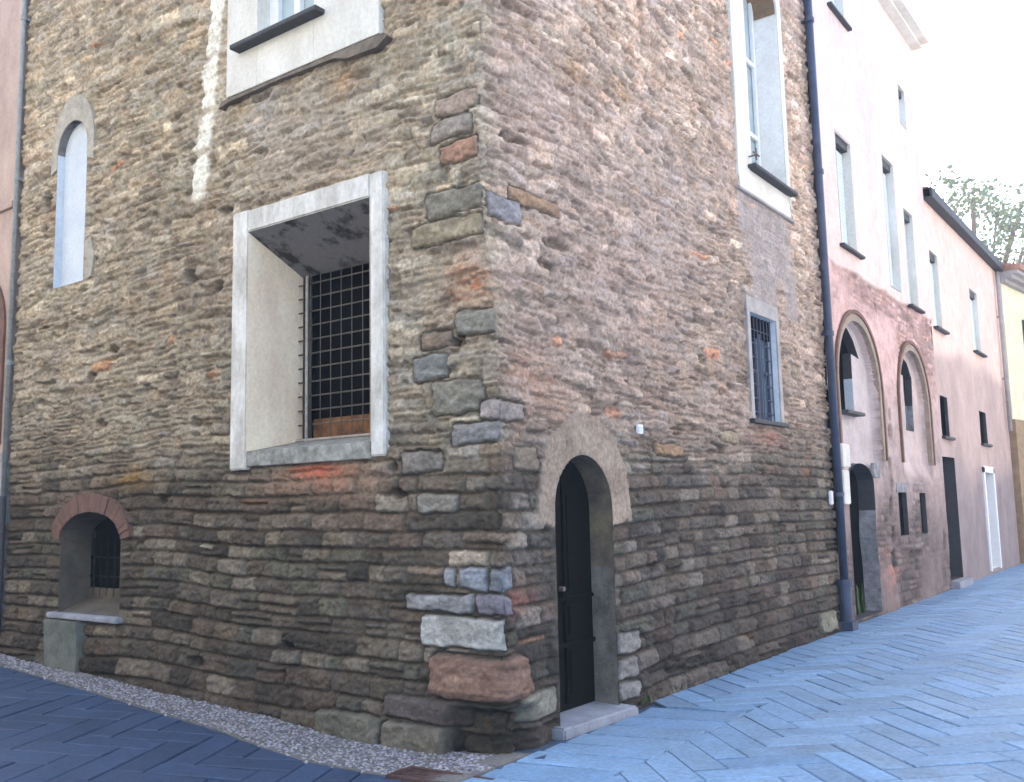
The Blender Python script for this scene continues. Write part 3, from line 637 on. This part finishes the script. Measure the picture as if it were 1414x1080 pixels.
    h = h - .5 * rec * 0
    return h, np.clip(col, .01, .9)
def right_place(s, z, h):
    X = np.zeros((len(s), 3)); X[:, 0] = h; X[:, 1] = s; X[:, 2] = z; return X
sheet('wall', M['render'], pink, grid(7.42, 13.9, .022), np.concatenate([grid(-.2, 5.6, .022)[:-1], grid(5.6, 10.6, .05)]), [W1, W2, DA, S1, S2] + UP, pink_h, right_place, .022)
b = MB(); b.hexa([(-7, 7.43, -.3), (-.75, 7.43, -.3), (-.75, 13.88, -.3), (-7, 13.88, -.3), (-7, 7.43, 10.55), (-.75, 7.43, 10.55), (-.75, 13.88, 10.55), (-7, 13.88, 10.55)]); b.build('core', M['pinkpl'], pink)
b = MB(); b.hexa([(-.76, 7.43, 10.4), (-.02, 7.43, 10.4), (-.02, 13.88, 10.4), (-.76, 13.88, 10.4), (-.76, 7.43, 10.56), (-.02, 7.43, 10.56), (-.02, 13.88, 10.56), (-.76, 13.88, 10.56)]); b.build('wall_top', M['pinkpl'], pink)
b = MB(); b.hexa([(-7, 13.86, 7.0), (-.0, 13.86, 7.0), (-.0, 13.90, 7.0), (-7, 13.90, 7.0), (-7, 13.86, 10.55), (-.0, 13.86, 10.55), (-.0, 13.90, 10.55), (-7, 13.90, 10.55)]); b.build('side_wall', M['pinkpl'], pink)
b = MB(); b.box(FR, 7.42, 13.96, 10.57, 10.68, .0, .34); b.box(FR, 7.42, 13.96, 10.50, 10.57, .0, .2); b.build('eave', M['whitepl'], pink)
b = MB(); b.hexa([(-7, 7.42, 10.7), (.30, 7.42, 10.7), (.30, 13.98, 10.7), (-7, 13.98, 10.7), (-7, 7.42, 12.2), (-3.2, 7.42, 12.2), (-3.2, 13.98, 12.2), (-7, 13.98, 12.2)]); b.build('roof', M['tile'], pink)
for k, (c, hw, zs, rs_) in enumerate(((8.88, 1.00, 3.30, .98), (12.07, .96, 3.28, .95))):
    i_ = arch_pts(c - hw, c + hw, 2.25, zs, rs_, 24); o_ = arch_pts(c - hw - .10, c + hw + .10, 2.25, zs, rs_ + .11, 24); q_ = arch_pts(c - hw - .155, c + hw + .155, 2.25, zs, rs_ + .17, 24)
    a = ring('blind_arch', M['archpl'], pink, FR, i_, o_, -.05, .03)
    ring('arch_moulding', M['brick'], a, FR, o_, q_, -.05, .05)
def small_win(parent, poly, depth, mat, o0, name='window', label=None, pane=True, revmat=None, pale=None):
    a = [p[0] for p in poly]; c = [p[1] for p in poly]
    if pale:
        o = tunnel(name, M['slate'], parent, FR, poly, poly, o0, -depth, sel=[k for k in range(len(poly)) if k not in pale])
        tunnel('jamb', revmat, o, FR, poly, poly, o0, -depth, sel=pale)
    else: o = tunnel(name, revmat or M['render2'], parent, FR, poly, poly, o0, -depth)
    if label: o['label'] = label
    if pane: plate('pane', mat, o, FR, rect_pts(min(a) - .05, max(a) + .05, min(c) - .05, max(c) + .05), -depth + .01, -depth - .02)
    return o
M['render2'] = plaster('pinkish reveal plaster', (.50, .42, .40), (.40, .32, .31), 3)
M['palereveal'] = plaster('pale reveal plaster', (.38, .37, .39), (.16, .155, .16), 7, bd=.02)
w = small_win(pink, W1, .26, M['dark'], -.12, label='narrow window cut into the nearer blind arch', revmat=M['bluepl'], pale=(10,))
box('sill', M['slate'], w, FR, 8.24, 9.06, 2.88, 2.93, -.35, .02)
box('casement', M['bluegls'], w, FR, 8.35, 8.62, 2.95, 3.45, -.24, -.22)
w = small_win(pink, W2, .25, M['dark'], -.12, label='slit window cut into the farther blind arch', revmat=M['palereveal'], pale=(8,))
box('casement', M['bluegls'], w, FR, 12.0, 12.44, 2.86, 3.3, -.23, -.21)
w = small_win(pink, DA, .24, M['dark'], .014, 'doorway', 'ruined dark doorway under the nearer blind arch', revmat=M['palereveal'], pale=(16, 17, 18))
box('lintel_plaster', M['palereveal'], w, FR, 9.28, 9.60, 1.98, 2.2, -.02, .03)
for s in (S1, S2): small_win(pink, s, .07, M['dark'], .014, revmat=M['slate'])
box('plaster_patch', M['palereveal'], pink, FR, 10.5, 11.2, 1.76, 1.92, -.02, .022)
def upper_win(parent, p, i, sillon=True, o0=.03):
    s0, s1, z0, z1 = p[0][0], p[2][0], p[0][1], p[1][1]
    w = small_win(parent, p, .22, M['dark'], o0, revmat=M['whitepl'])
    b = MB()
    for k in range(2):
        a = s0 + (s1 - s0) * k / 2; c = s0 + (s1 - s0) * (k + 1) / 2
        b.box(FR, a + .01, c - .01, z0 + .02, z1 - .16, -.14, -.10)
        for q in range(int((z1 - z0 - .2) / .06)): b.box(FR, a + .05, c - .05, z0 + .07 + q * .06, z0 + .10 + q * .06, -.10, -.09)
    b.build('shutter', M['shutter'], w)
    box('lintel', M['slate'], w, FR, s0 + .004, s1 - .004, z1 - .13, z1 - .004, -.09, o0 - .05, 0)  # dark bar standing in for the shadow under the window head
    if sillon: box('sill', M['slate'], w, FR, s0 - .12, s1 + .18, z0 - .05, z0 - .005, -.2, .10)
for i, p in enumerate(UP): upper_win(pink, p, i, i in (0, 2, 3))
b = MB(); b.box(FR, 7.62, 7.95, 2.10, 2.42, .01, .09); b.box(FR, 7.66, 7.93, 1.60, 2.06, .01, .07)
o = b.build('meter_box', M['whitepl'], None, .01); tag(o, 'pale meter box on the pink house right beside the drainpipe', 'box')

# =================================================================== LOWER PINK HOUSE (B)
pb = thing('pink_house', 'lower pale pink house with long dark eave and tall black doorway', 'building', 'plastered houses down the street')
HB = [rect_pts(14.17, 14.86, 4.96, 6.5), rect_pts(17.95, 18.8, 4.95, 6.4), rect_pts(14.12, 14.76, 2.84, 3.62), rect_pts(17.9, 18.7, 2.86, 3.58), rect_pts(13.93, 15.0, .12, 2.44), rect_pts(17.85, 18.85, .08, 2.2)]
def pb_h(s, z, edge):
    d, u, v, H = masonry(s, z, rowsB, [j + 7 for j in jointsB], lambda zz: .2 + 0 * zz, 9)
    low = sst(4.7, 4.3, z + .3 * vn(s * .7, z * .7, 52)); m = sst(.003, .03, d)
    c1 = np.array([.72, .54, .47]) * (1 + .08 * fbm(s * 1.1, z * .8, 53))[:, None]
    c2 = np.array([.46, .35, .32]) * (1 + .2 * fbm(s * 1.6, z * 1.1, 54))[:, None]
    c3 = np.array([.28, .235, .24]) * (1 + .2 * fbm(s * 2.2, z * 1.4, 56))[:, None]
    l = low[:, None]; col = c1 * (1 - l) + c2 * l; g = sst(2.8, 1.6, z + .4 * vn(s, z, 55))[:, None]; col = col * (1 - g) + c3 * g
    h = .012 * fbm(s * 2, z * 2, 57) * low
    return h, np.clip(col, .01, .9)
rowsB, jointsB = make_rows(8, -.4, 8.5, lambda z, r: r.uniform(.09, .17), lambda z, r, h: h * r.uniform(1.3, 3.2), 7, 15)
sheet('wall', M['render'], pb, grid(13.9, 21.7, .05), grid(-.2, 7.5, .05), HB, pb_h, right_place, .05)
b = MB(); b.hexa([(-7, 13.92, -.3), (-.6, 13.92, -.3), (-.6, 21.68, -.3), (-7, 21.68, -.3), (-7, 13.92, 7.45), (-.6, 13.92, 7.45), (-.6, 21.68, 7.45), (-7, 21.68, 7.45)])
b.hexa([(-.59, 13.92, 7.3), (-.02, 13.92, 7.3), (-.02, 21.68, 7.3), (-.59, 21.68, 7.3), (-.59, 13.92, 7.46), (-.02, 13.92, 7.46), (-.02, 21.68, 7.46), (-.59, 21.68, 7.46)])
b.hexa([(-.59, 21.64, -.2), (-.0, 21.64, -.2), (-.0, 21.69, -.2), (-.59, 21.69, -.2), (-.59, 21.64, 7.46), (-.0, 21.64, 7.46), (-.0, 21.69, 7.46), (-.59, 21.69, 7.46)])
b.build('core', M['pinkpl'], pb)
b = MB(); b.hexa([(-7, 13.92, 7.49), (.16, 13.92, 7.49), (.16, 21.72, 7.49), (-7, 21.72, 7.49), (-7, 13.92, 9.2), (.13, 13.92, 7.68), (.13, 21.72, 7.68), (-7, 21.72, 9.2)]); b.build('roof', M['tile'], pb)
box('eave', M['slate'], pb, FR, 13.92, 21.74, 7.47, 7.66, .0, .19)
for p in HB[:2]: upper_win(pb, p, 0, True, .0)
for p in HB[2:4]:
    w = small_win(pb, p, .07, M['dark'], .0, revmat=M['slate']); box('sill', M['slate'], w, FR, p[0][0] - .05, p[2][0] + .18, p[0][1] - .06, p[0][1] - .005, -.2, .07)
w = small_win(pb, HB[4], .5, M['dark'], .0, 'doorway', 'tall black open doorway', revmat=M['slate'])
box('doorstep', M['threshold'], w, FR, 13.9, 15.1, -.02, .11, -.3, .15)
w = small_win(pb, HB[5], .22, M['greypl'], .0, 'doorway', 'pale blocked doorway with white frame', revmat=M['white'])
b = MB()
for a in ((17.72, 17.85, .05, 2.32), (18.85, 18.98, .05, 2.32), (17.72, 18.98, 2.2, 2.34)): b.box(FR, *a, -.01, .04)
b.build('door_frame', M['white'], w, .004)
pipe_thing('drainpipe', 'thin grey drainpipe at the far end of the lower pink house', FR, 21.35, 3.3, 7.4, .09, .05, M['greypl'], (4.6, 6.2))

# =================================================================== CREAM HOUSE (C)
cr = thing('cream_house', 'cream house with curved eave and green shutters at the far end of the street', 'building', 'plastered houses down the street')
def FC(s, z, o):
    a = .13; return (.10 + (s - 21.75) * math.sin(a) + o * math.cos(a), 21.75 + (s - 21.75) * math.cos(a) - o * math.sin(a), z)
b = MB(); b.box(FC, 21.75, 45, 3.62, 7.2, -7, 0); b.build('wall', M['cream'], cr)
M['warmbrick'] = plaster('warm brown masonry', (.40, .29, .18), (.26, .18, .11), 6, bd=.01)
b = MB(); b.box(FC, 21.75, 45, -.2, 3.62, -7, .06)
wl = b.build('base_wall', M['warmbrick'], cr)
b = MB()
for z in np.arange(.3, 3.5, .42): b.box(FC, 21.74, 45, z, z + .025, .06, .075)
b.build('string_course', M['archpl'], cr)
b = MB()
for (z0, z1, o1) in ((7.18, 7.28, .12), (7.28, 7.38, .28), (7.38, 7.47, .42)): b.box(FC, 21.72, 45, z0, z1, -7, o1)
b.build('eave', M['greypl'], cr)
b = MB(); P = [FC(21.7, 7.47, -7), FC(21.7, 7.47, .5), FC(45, 7.47, .5), FC(45, 7.47, -7), FC(21.7, 9.0, -7), FC(21.7, 7.6, .5), FC(45, 7.6, .5), FC(45, 9.0, -7)]; b.hexa([P[0], P[1], P[2], P[3], P[4], P[5], P[6], P[7]]); b.build('roof', M['tile'], cr)
for s in (23.3, 25.9, 28.6, 31.5):
    b = MB(); b.box(FC, s, s + .5, 4.5, 6.4, .0, .05)
    for z in np.arange(4.55, 6.35, .09): b.box(FC, s + .05, s + .45, z, z + .04, .05, .065)
    b.build('shutter', M['green'], cr)

# =================================================================== LEFT NEIGHBOUR
ln = thing('pink_house', 'weathered pink ochre house at the left edge of the picture', 'building', 'plastered houses down the street')
b = MB(); b.box(FL, -22, -7.03, 2.4, 11, -6, .02); b.build('wall', M['pinkleft'], ln)
b = MB(); b.box(FL, -22, -7.03, -.2, 2.4, -6, .03); b.build('base_wall', plaster('grey white base render', (.46, .46, .47), (.25, .24, .24), 3), ln)
inn = arch_pts(-8.6, -7.28, 2.5, 3.9, .62, 16); out = arch_pts(-8.75, -7.13, 2.5, 3.9, .78, 16)
a = ring('window', M['brick'], ln, FL, inn, out, .0, .05); plate('pane', M['dark'], a, FL, inn, .0, .03)
box('string_course', M['pinkleft'], ln, FL, -22, -7.04, 5.3, 5.38, .0, .06)
b = MB(); b.box(FL, -22, -6.96, 11, 11.2, -6, .5); b.build('roof', M['tile'], ln)
t = pipe_thing('drainpipe', 'pale grey drainpipe at the left end of the stone wall', FL, -6.965, 1.9, 10.9, .05, .027, M['palepipe'], (3.4, 5.6, 7.6))
b = MB(); b.tube(FL(-6.965, .12, .055), FL(-6.965, 1.9, .055), .04, 14); b.build('lower_pipe', M['slate'], t, smooth=True)

# =================================================================== UNSEEN HOUSES BEHIND THE CAMERA (added to shade and light the street)
def unseen_house(x0, x1, y0, y1, h, mat, label, face):
    t = thing('house', label, 'building', 'houses across the street')  # added unseen house
    b = MB(); b.hexa([(x0, y0, -.2), (x1, y0, -.2), (x1, y1, -.2), (x0, y1, -.2), (x0, y0, h), (x1, y0, h), (x1, y1, h), (x0, y1, h)]); b.build('wall', mat, t)
    b = MB(); b.hexa([(x0 - .4, y0 - .4, h), (x1 + .4, y0 - .4, h), (x1 + .4, y1 + .4, h), (x0 - .4, y1 + .4, h), (x0 - .4, y0 - .4, h + .15), (x1 + .4, y0 - .4, h + .15), (x1 + .4, y1 + .4, h + .15), (x0 - .4, y1 + .4, h + .15)]); b.build('roof', M['tile'], t)
    for z in (1.2, 4.2, 7.0):
        if z + 1.6 > h: continue
        L = (y0, y1) if face == 'x' else (x0, x1)
        for s in np.arange(L[0] + 1.5, L[1] - 1.5, 3.2):
            F = (lambda a, zz, o: (x0 - o, a, zz)) if face == 'x' else (lambda a, zz, o: (a, y1 + o, zz))
            w = box('window', M['green'], t, F, s, s + 1, z, z + 1.5, .0, .05)
    return t
unseen_house(7.3, 14, -1.5, 40, 10.5, M['ochre'], 'pale grey house on the opposite side of the right hand street', 'x')  # added unseen house, shades and lights the street
unseen_house(-24, 3.0, -16, -7.6, 11.5, M['greyhouse'], 'grey beige house across the left hand street', 'y')  # added unseen house, shades and lights the street

# =================================================================== GROUND
b = MB(); b.add([(-400, -400, -.45), (400, -400, -.45), (400, 400, -.45), (-400, 400, -.45)], [(0, 1, 2, 3)]); b.build('ground', M['earth'], kind='structure')
xs = [-40, -12, -6.9, -4.7, -2.5, -1.3, -.4, .5, 7.55]; b = MB()
for i in range(len(xs) - 1):
    a, c = xs[i], xs[i + 1]; b.add([(a, -30, zg(a) - .012), (c, -30, zg(c) - .012), (c, 60, zg(c) - .012), (a, 60, zg(a) - .012)], [(0, 1, 2, 3)])
b.build('street', M['grout'], kind='structure')
class Slabs:
    def __init__(s, lim=None): s.v = []; s.f = []; s.c = []; s.lim = lim; s.xmin = None; s.drop = 0
    def slab(s, cx, cy, ux, uy, hl, hw, col, g=.007, th=.012, tilt=.002):
        r = rnd; vx, vy = -uy, ux; dz = r.uniform(-.002, .002) - s.drop; ta, tb = r.uniform(-tilt, tilt), r.uniform(-tilt, tilt)
        k = len(s.v)
        if s.xmin:
            P = [(cx + ux * a * (hl - g) + vx * b_ * (hw - g), cy + uy * a * (hl - g) + vy * b_ * (hw - g)) for (a, b_) in ((-1, -1), (1, -1), (1, 1), (-1, 1))]
            if min(p[0] for p in P) < s.xmin and min(p[1] for p in P) < 1.9:
                # a slab cut by the edge of the border course: clip against x >= xmin (or y >= 1.9 beside it)
                ax = 0 if cy < 1.9 or cx > s.xmin else 1; lim_ = s.xmin if ax == 0 else 1.9
                Q = []
                for i in range(4):
                    p, q = P[i], P[(i + 1) % 4]
                    if p[ax] >= lim_: Q.append(p)
                    if (p[ax] >= lim_) != (q[ax] >= lim_):
                        t = (lim_ - p[ax]) / (q[ax] - p[ax]); Q.append((p[0] + (q[0] - p[0]) * t, p[1] + (q[1] - p[1]) * t))
                if len(Q) < 3: return
                m_ = len(Q); s.v += [(p[0], p[1], zg(p[0]) - .02) for p in Q] + [(p[0], p[1], zg(p[0]) + th + dz) for p in Q]
                s.f += [(k + i, k + (i + 1) % m_, k + m_ + (i + 1) % m_, k + m_ + i) for i in range(m_)] + [tuple(k + m_ + i for i in range(m_))]
                s.c += [col] * (2 * m_); return
        for (ins, z) in ((g, -.02), (g + .001, th - .006), (g + .009, th)):
            for (a, b_) in ((-1, -1), (1, -1), (1, 1), (-1, 1)):
                la, lb = a * (hl - ins), b_ * (hw - ins)
                x = cx + ux * la + vx * lb; y = cy + uy * la + vy * lb; y = min(y, s.lim(x)) if s.lim else y
                s.v.append((x, y, zg(x) + z + dz + ta * a + tb * b_))
        for L in (0, 4):
            for q in range(4): s.f.append((k + L + q, k + L + (q + 1) % 4, k + L + 4 + (q + 1) % 4, k + L + 4 + q))
        s.f.append((k + 8, k + 9, k + 10, k + 11)); s.c += [col] * 12
    def build(s, name, mat, kind='structure', smooth=False):
        me = bpy.data.meshes.new(name); me.from_pydata(s.v, [], s.f); me.materials.append(mat)
        at = me.color_attributes.new('Col', 'FLOAT_COLOR', 'POINT'); at.data.foreach_set('color', np.concatenate([np.array(s.c), np.ones((len(s.c), 1))], 1).astype(np.float32).ravel())
        if smooth:
            for p in me.polygons: p.use_smooth = True
        o = bpy.data.objects.new(name, me); link(o); o['kind'] = kind; return o
def herring(S, xa, xb, ya, yb, inside, colf, w=.225, n=3, ang=math.radians(45)):
    ca, sa = math.cos(ang), math.sin(ang); R_ = int(max(xb - xa, yb - ya) / w) + 6
    cx0, cy0 = (xa + xb) / 2, (ya + yb) / 2
    for i in range(-R_, R_):
        for j in range(-R_, R_):
            k = (i - j) % (2 * n)
            if k == 0: u, v, hl, hw, hor = (i + n / 2) * w, (j + .5) * w, n * w / 2, w / 2, True
            elif k == 2 * n - 1: u, v, hl, hw, hor = (i + .5) * w, (j + 1 - 0) * w + (n / 2 - 1) * w + 0 * w, n * w / 2, w / 2, False
            else: continue
            x = cx0 + ca * u - sa * v; y = cy0 + sa * u + ca * v
            if not (xa - .5 < x < xb + .5 and ya - .5 < y < yb + .5) or not inside(x, y): continue
            if hor: S.slab(x, y, ca, sa, hl, hw, colf(x, y), .0055)
            else: S.slab(x, y, -sa, ca, hl, hw, colf(x, y), .0055)
def colR(x, y):
    g = rnd.uniform(.93, 1.22); t = rnd.uniform(-.02, .02); return (.195 * g + t * .5, .315 * g, .475 * g - t)
def colL(x, y):
    g = rnd.uniform(.88, 1.12); return (.046 * g, .078 * g, .15 * g)
S = Slabs(); S.xmin = .975
herring(S, -.7, 7.5, -6, 50, lambda x, y: x > -.7 and (y > 0 or x > .35 + .35 * y), colR)
S.xmin = None; S.drop = .005; y = -.85
while y < 1.85:
    wd = rnd.uniform(.27, .42)
    S.slab(.565, y + wd / 2, .992, .12, .405, wd / 2, colR(0, 0), .009); y += wd
S.build('paving', M['slab'])
def strip_edge(x): return -.30 - .30 * max(0, min(1, (x + 7) / 5)) - (.10 if x > -1.2 else 0.10 * max(0, min(1, (x + 2.2))))
S = Slabs(); S.drop = .005
herring(S, -20, 3.5, -8.5, .0, lambda x, y: y < .25 and x <= .42 + .35 * y and x > -19, colL, .24, 3, math.radians(25))
S.build('side_street_paving', M['slab'])
# pebble strip along the left wall
b = MB(); xs2 = [-9.4 + .2 * k for k in range(49)]
for k in range(len(xs2) - 1):
    a, c = xs2[k], min(xs2[k + 1], .18)
    b.hexa([(a, strip_edge(a), zg(a) - .03), (c, strip_edge(c), zg(c) - .03), (c, .1, zg(c) - .03), (a, .1, zg(a) - .03), (a, strip_edge(a), zg(a) + .014), (c, strip_edge(c), zg(c) + .014), (c, .1, zg(c) + .014), (a, .1, zg(a) + .014)])
b.build('pebble_bed', flat('sandy pebble bed', (.14, .135, .13), .9, var=.4, scale=40), kind='structure')
S = Slabs(); pr = random.Random(9)
def pebble(cx, cy, r, col):
    k = len(S.v); a0 = pr.random() * 3; e = pr.uniform(.65, 1)
    z0 = zg(cx) + .014
    for (rr, z) in ((1, -.012), (.86, .002), (.5, .006)):
        for q in range(6):
            t = a0 + q * math.pi / 3; S.v.append((cx + r * rr * math.cos(t), cy + r * rr * e * math.sin(t), z0 + z))
    S.v.append((cx, cy, z0 + .008))
    for L in (0, 6):
        for q in range(6): S.f.append((k + L + q, k + L + (q + 1) % 6, k + L + 6 + (q + 1) % 6, k + L + 6 + q))
    for q in range(6): S.f.append((k + 12 + q, k + 12 + (q + 1) % 6, k + 18))
    S.c += [col] * 19
x = -9.0
while x < .15:
    y = -.02 if x < -.05 else -.28
    lim = strip_edge(x) + .02 + .02 * math.sin(x * 23)
    while y > lim:
        if not (-.36 < x < .36 and -.74 < y < -.5):
            g = pr.uniform(.3, 1.7) * (.22); c = (g * pr.uniform(.92, 1.1), g, g * pr.uniform(1.0, 1.25))
            pebble(x + pr.uniform(-.012, .012), y + pr.uniform(-.012, .012), pr.uniform(.011, .021), c)
        y -= .032
    x += .031
S.build('pebble_border', M['pebble'], smooth=True)
# iron drain grate
gr = thing('drain_grate', 'rusty slatted drain grate set in the paving at the foot of the corner', 'grate')
b = MB()
for (a, c, d, e) in ((-.36, .34, -.76, -.72), (-.36, .34, -.54, -.50), (-.36, -.32, -.72, -.54), (.30, .34, -.72, -.54)): b.hexa([(a, d, -.07), (c, d, -.04), (c, e, -.04), (a, e, -.07), (a, d, -.028), (c, d, -.012), (c, e, -.012), (a, e, -.028)])
b.build('frame', M['rust'], gr, .003)
b = MB()
for k in range(4):
    y0 = -.715 + k * .045; b.hexa([(-.32, y0, -.08), (.30, y0, -.06), (.30, y0 + .026, -.06), (-.32, y0 + .026, -.08), (-.32, y0, -.034), (.30, y0, -.018), (.30, y0 + .026, -.018), (-.32, y0 + .026, -.034)])
b.build('slat', M['rust'], gr)
b = MB(); b.add([(-.32, -.72, -.075), (.30, -.72, -.06), (.30, -.54, -.06), (-.32, -.54, -.075)], [(0, 1, 2, 3)]); b.build('sump', M['dark'], gr)
# weeds at the wall foot
b = MB(); wr = random.Random(3)
spots = [(8.5, -.2, 60, .5, .45), (9.0, -.3, 70, .35, .5), (1.95, .06, 14, .12, .05), (2.6, .05, 10, .2, .05), (3.7, .05, 10, .3, .05), (7.5, .12, 16, .15, .08)]
for (yy, xx, n_, sp, hh) in spots:
    for _ in range(n_):
        px, py = xx + wr.uniform(-.06, .04), yy + wr.uniform(-sp, sp); t = wr.uniform(0, 6.3); hgt = hh * wr.uniform(.4, 1); w_ = .012 + hh * .03
        dx, dy = math.cos(t) * w_, math.sin(t) * w_
        b.add([(px - dx, py - dy, .0), (px + dx, py + dy, .0), (px + dx * .3 + dy, py + dy * .3 - dx, hgt), (px - dx * .3 + dy, py - dy * .3 - dx, hgt)], [(0, 1, 2, 3)])
o = b.build('weeds', M['weed'], kind='stuff'); o['label'] = 'thin green weeds growing at the foot of the walls'

# =================================================================== FAR TREES
def tree(x, y, h, cr_, seed, label):
    r = random.Random(seed); t = thing('tree', label, 'tree', 'trees behind the roofs'); t.location = (x, y, 0)
    b = MB(); b.tube((0, 0, -.2), (0, 0, h * .45), .28, 9); b.tube((0, 0, h * .45), (.2, .1, h * .7), .18, 8)
    cl = []
    for k in range(34):
        a = r.uniform(0, 6.28); rr = cr_ * math.sqrt(r.random()) * .9; z = h * r.uniform(.48, .98); rr *= 1.15 - abs(z / h - .68) * 1.9
        c = (rr * math.cos(a), rr * math.sin(a), z); cl.append((c, r.uniform(.6, 1.2)))
        if k % 3 == 0: b.tube((0, 0, h * r.uniform(.35, .5)), c, .05, 5)
    b.build('trunk', M['bark'], t)
    b = MB()
    for c, R_ in cl:
        for _ in range(130):
            d = Vector((r.gauss(0, 1), r.gauss(0, 1), r.gauss(0, .7))).normalized() * R_ * r.random() ** .45
            p = Vector(c) + d; n_ = Vector((r.gauss(0, 1), r.gauss(0, 1), r.gauss(0, 1) + .6)).normalized(); u = n_.orthogonal().normalized(); v = n_.cross(u); q = r.uniform(.07, .14)
            b.add([p - u * q, p + v * q * .6, p + u * q, p - v * q * .6], [(0, 1, 2, 3)])
    me = bpy.data.meshes.new('crown'); me.from_pydata(b.v, [], b.f); me.materials.append(M['leaf']); o = bpy.data.objects.new('crown', me); link(o, t)
tree(-2.2, 31, 13.2, 3.0, 1, 'pale green tree rising right behind the low pink roof')
tree(1.0, 42, 15, 3.8, 2, 'farthest hazy tree above the cream house roof')
b = MB(); b.hexa([(-60, -24, -1.5), (26, -24, -1.5), (26, 70, -1.5), (-60, 70, -1.5), (-60, -24, 21), (26, -24, 21), (26, 70, 21), (-60, 70, 21)])
hm = bpy.data.materials.new('haze'); hm.use_nodes = True; hn = hm.node_tree; hn.nodes.remove(hn.nodes['Principled BSDF'])  # added air volume standing in for glare
pv = hn.nodes.new('ShaderNodeVolumePrincipled'); pv.inputs['Density'].default_value = .0042; pv.inputs['Color'].default_value = (.95, .96, 1, 1)
hn.links.new(pv.outputs['Volume'], hn.nodes['Material Output'].inputs['Volume'])
b.build('haze', hm, kind='stuff')  # air volume added to wash out the distance like glare
# =================================================================== LIGHT, SKY, CAMERA
SUN_EL, AZ = math.radians(42), math.radians(-42)     # azimuth from +Y towards +X
w = bpy.data.worlds.new('World'); bpy.context.scene.world = w; w.use_nodes = True
n = w.node_tree; bg = n.nodes['Background']; sk = n.nodes.new('ShaderNodeTexSky'); sk.sky_type = 'NISHITA'; sk.sun_disc = False
sk.sun_elevation = SUN_EL; sk.sun_rotation = AZ; sk.dust_density = 2.0; sk.air_density = 1.0
n.links.new(sk.outputs['Color'], bg.inputs['Color']); bg.inputs['Strength'].default_value = .15
sd = Vector((math.sin(AZ) * math.cos(SUN_EL), math.cos(AZ) * math.cos(SUN_EL), math.sin(SUN_EL)))
l = bpy.data.lights.new('sun', 'SUN'); l.energy = 4.5; l.angle = math.radians(.5); l.color = (1, .94, .84)
lo = bpy.data.objects.new('sun', l); link(lo); lo.rotation_euler = sd.to_track_quat('Z', 'Y').to_euler()
cam = bpy.data.cameras.new('camera'); co = bpy.data.objects.new('camera', cam); link(co)
f, yaw, pitch, roll = 1312.383736, math.radians(36.14090799), math.radians(6.99825359), math.radians(-1.24066168)
d = Vector((-math.sin(yaw) * math.cos(pitch), math.cos(yaw) * math.cos(pitch), math.sin(pitch)))
r = d.cross(Vector((0, 0, 1))).normalized(); u = r.cross(d)
r2 = r * math.cos(roll) + u * math.sin(roll); u2 = u * math.cos(roll) - r * math.sin(roll)
m = Matrix((r2, u2, -d)).transposed().to_4x4(); m.translation = (4.07526543, -5.36424545, 1.65); co.matrix_world = m
cam.sensor_width = 36; cam.lens = 36 * f / 1414; cam.clip_end = 2000; cam.clip_start = .05
sc = bpy.context.scene; sc.camera = co
sc.view_settings.view_transform = 'Standard'; sc.view_settings.look = 'None'; sc.view_settings.exposure = 2.5; sc.view_settings.gamma = 1
sc.cycles.max_bounces = 8; sc.cycles.diffuse_bounces = 5
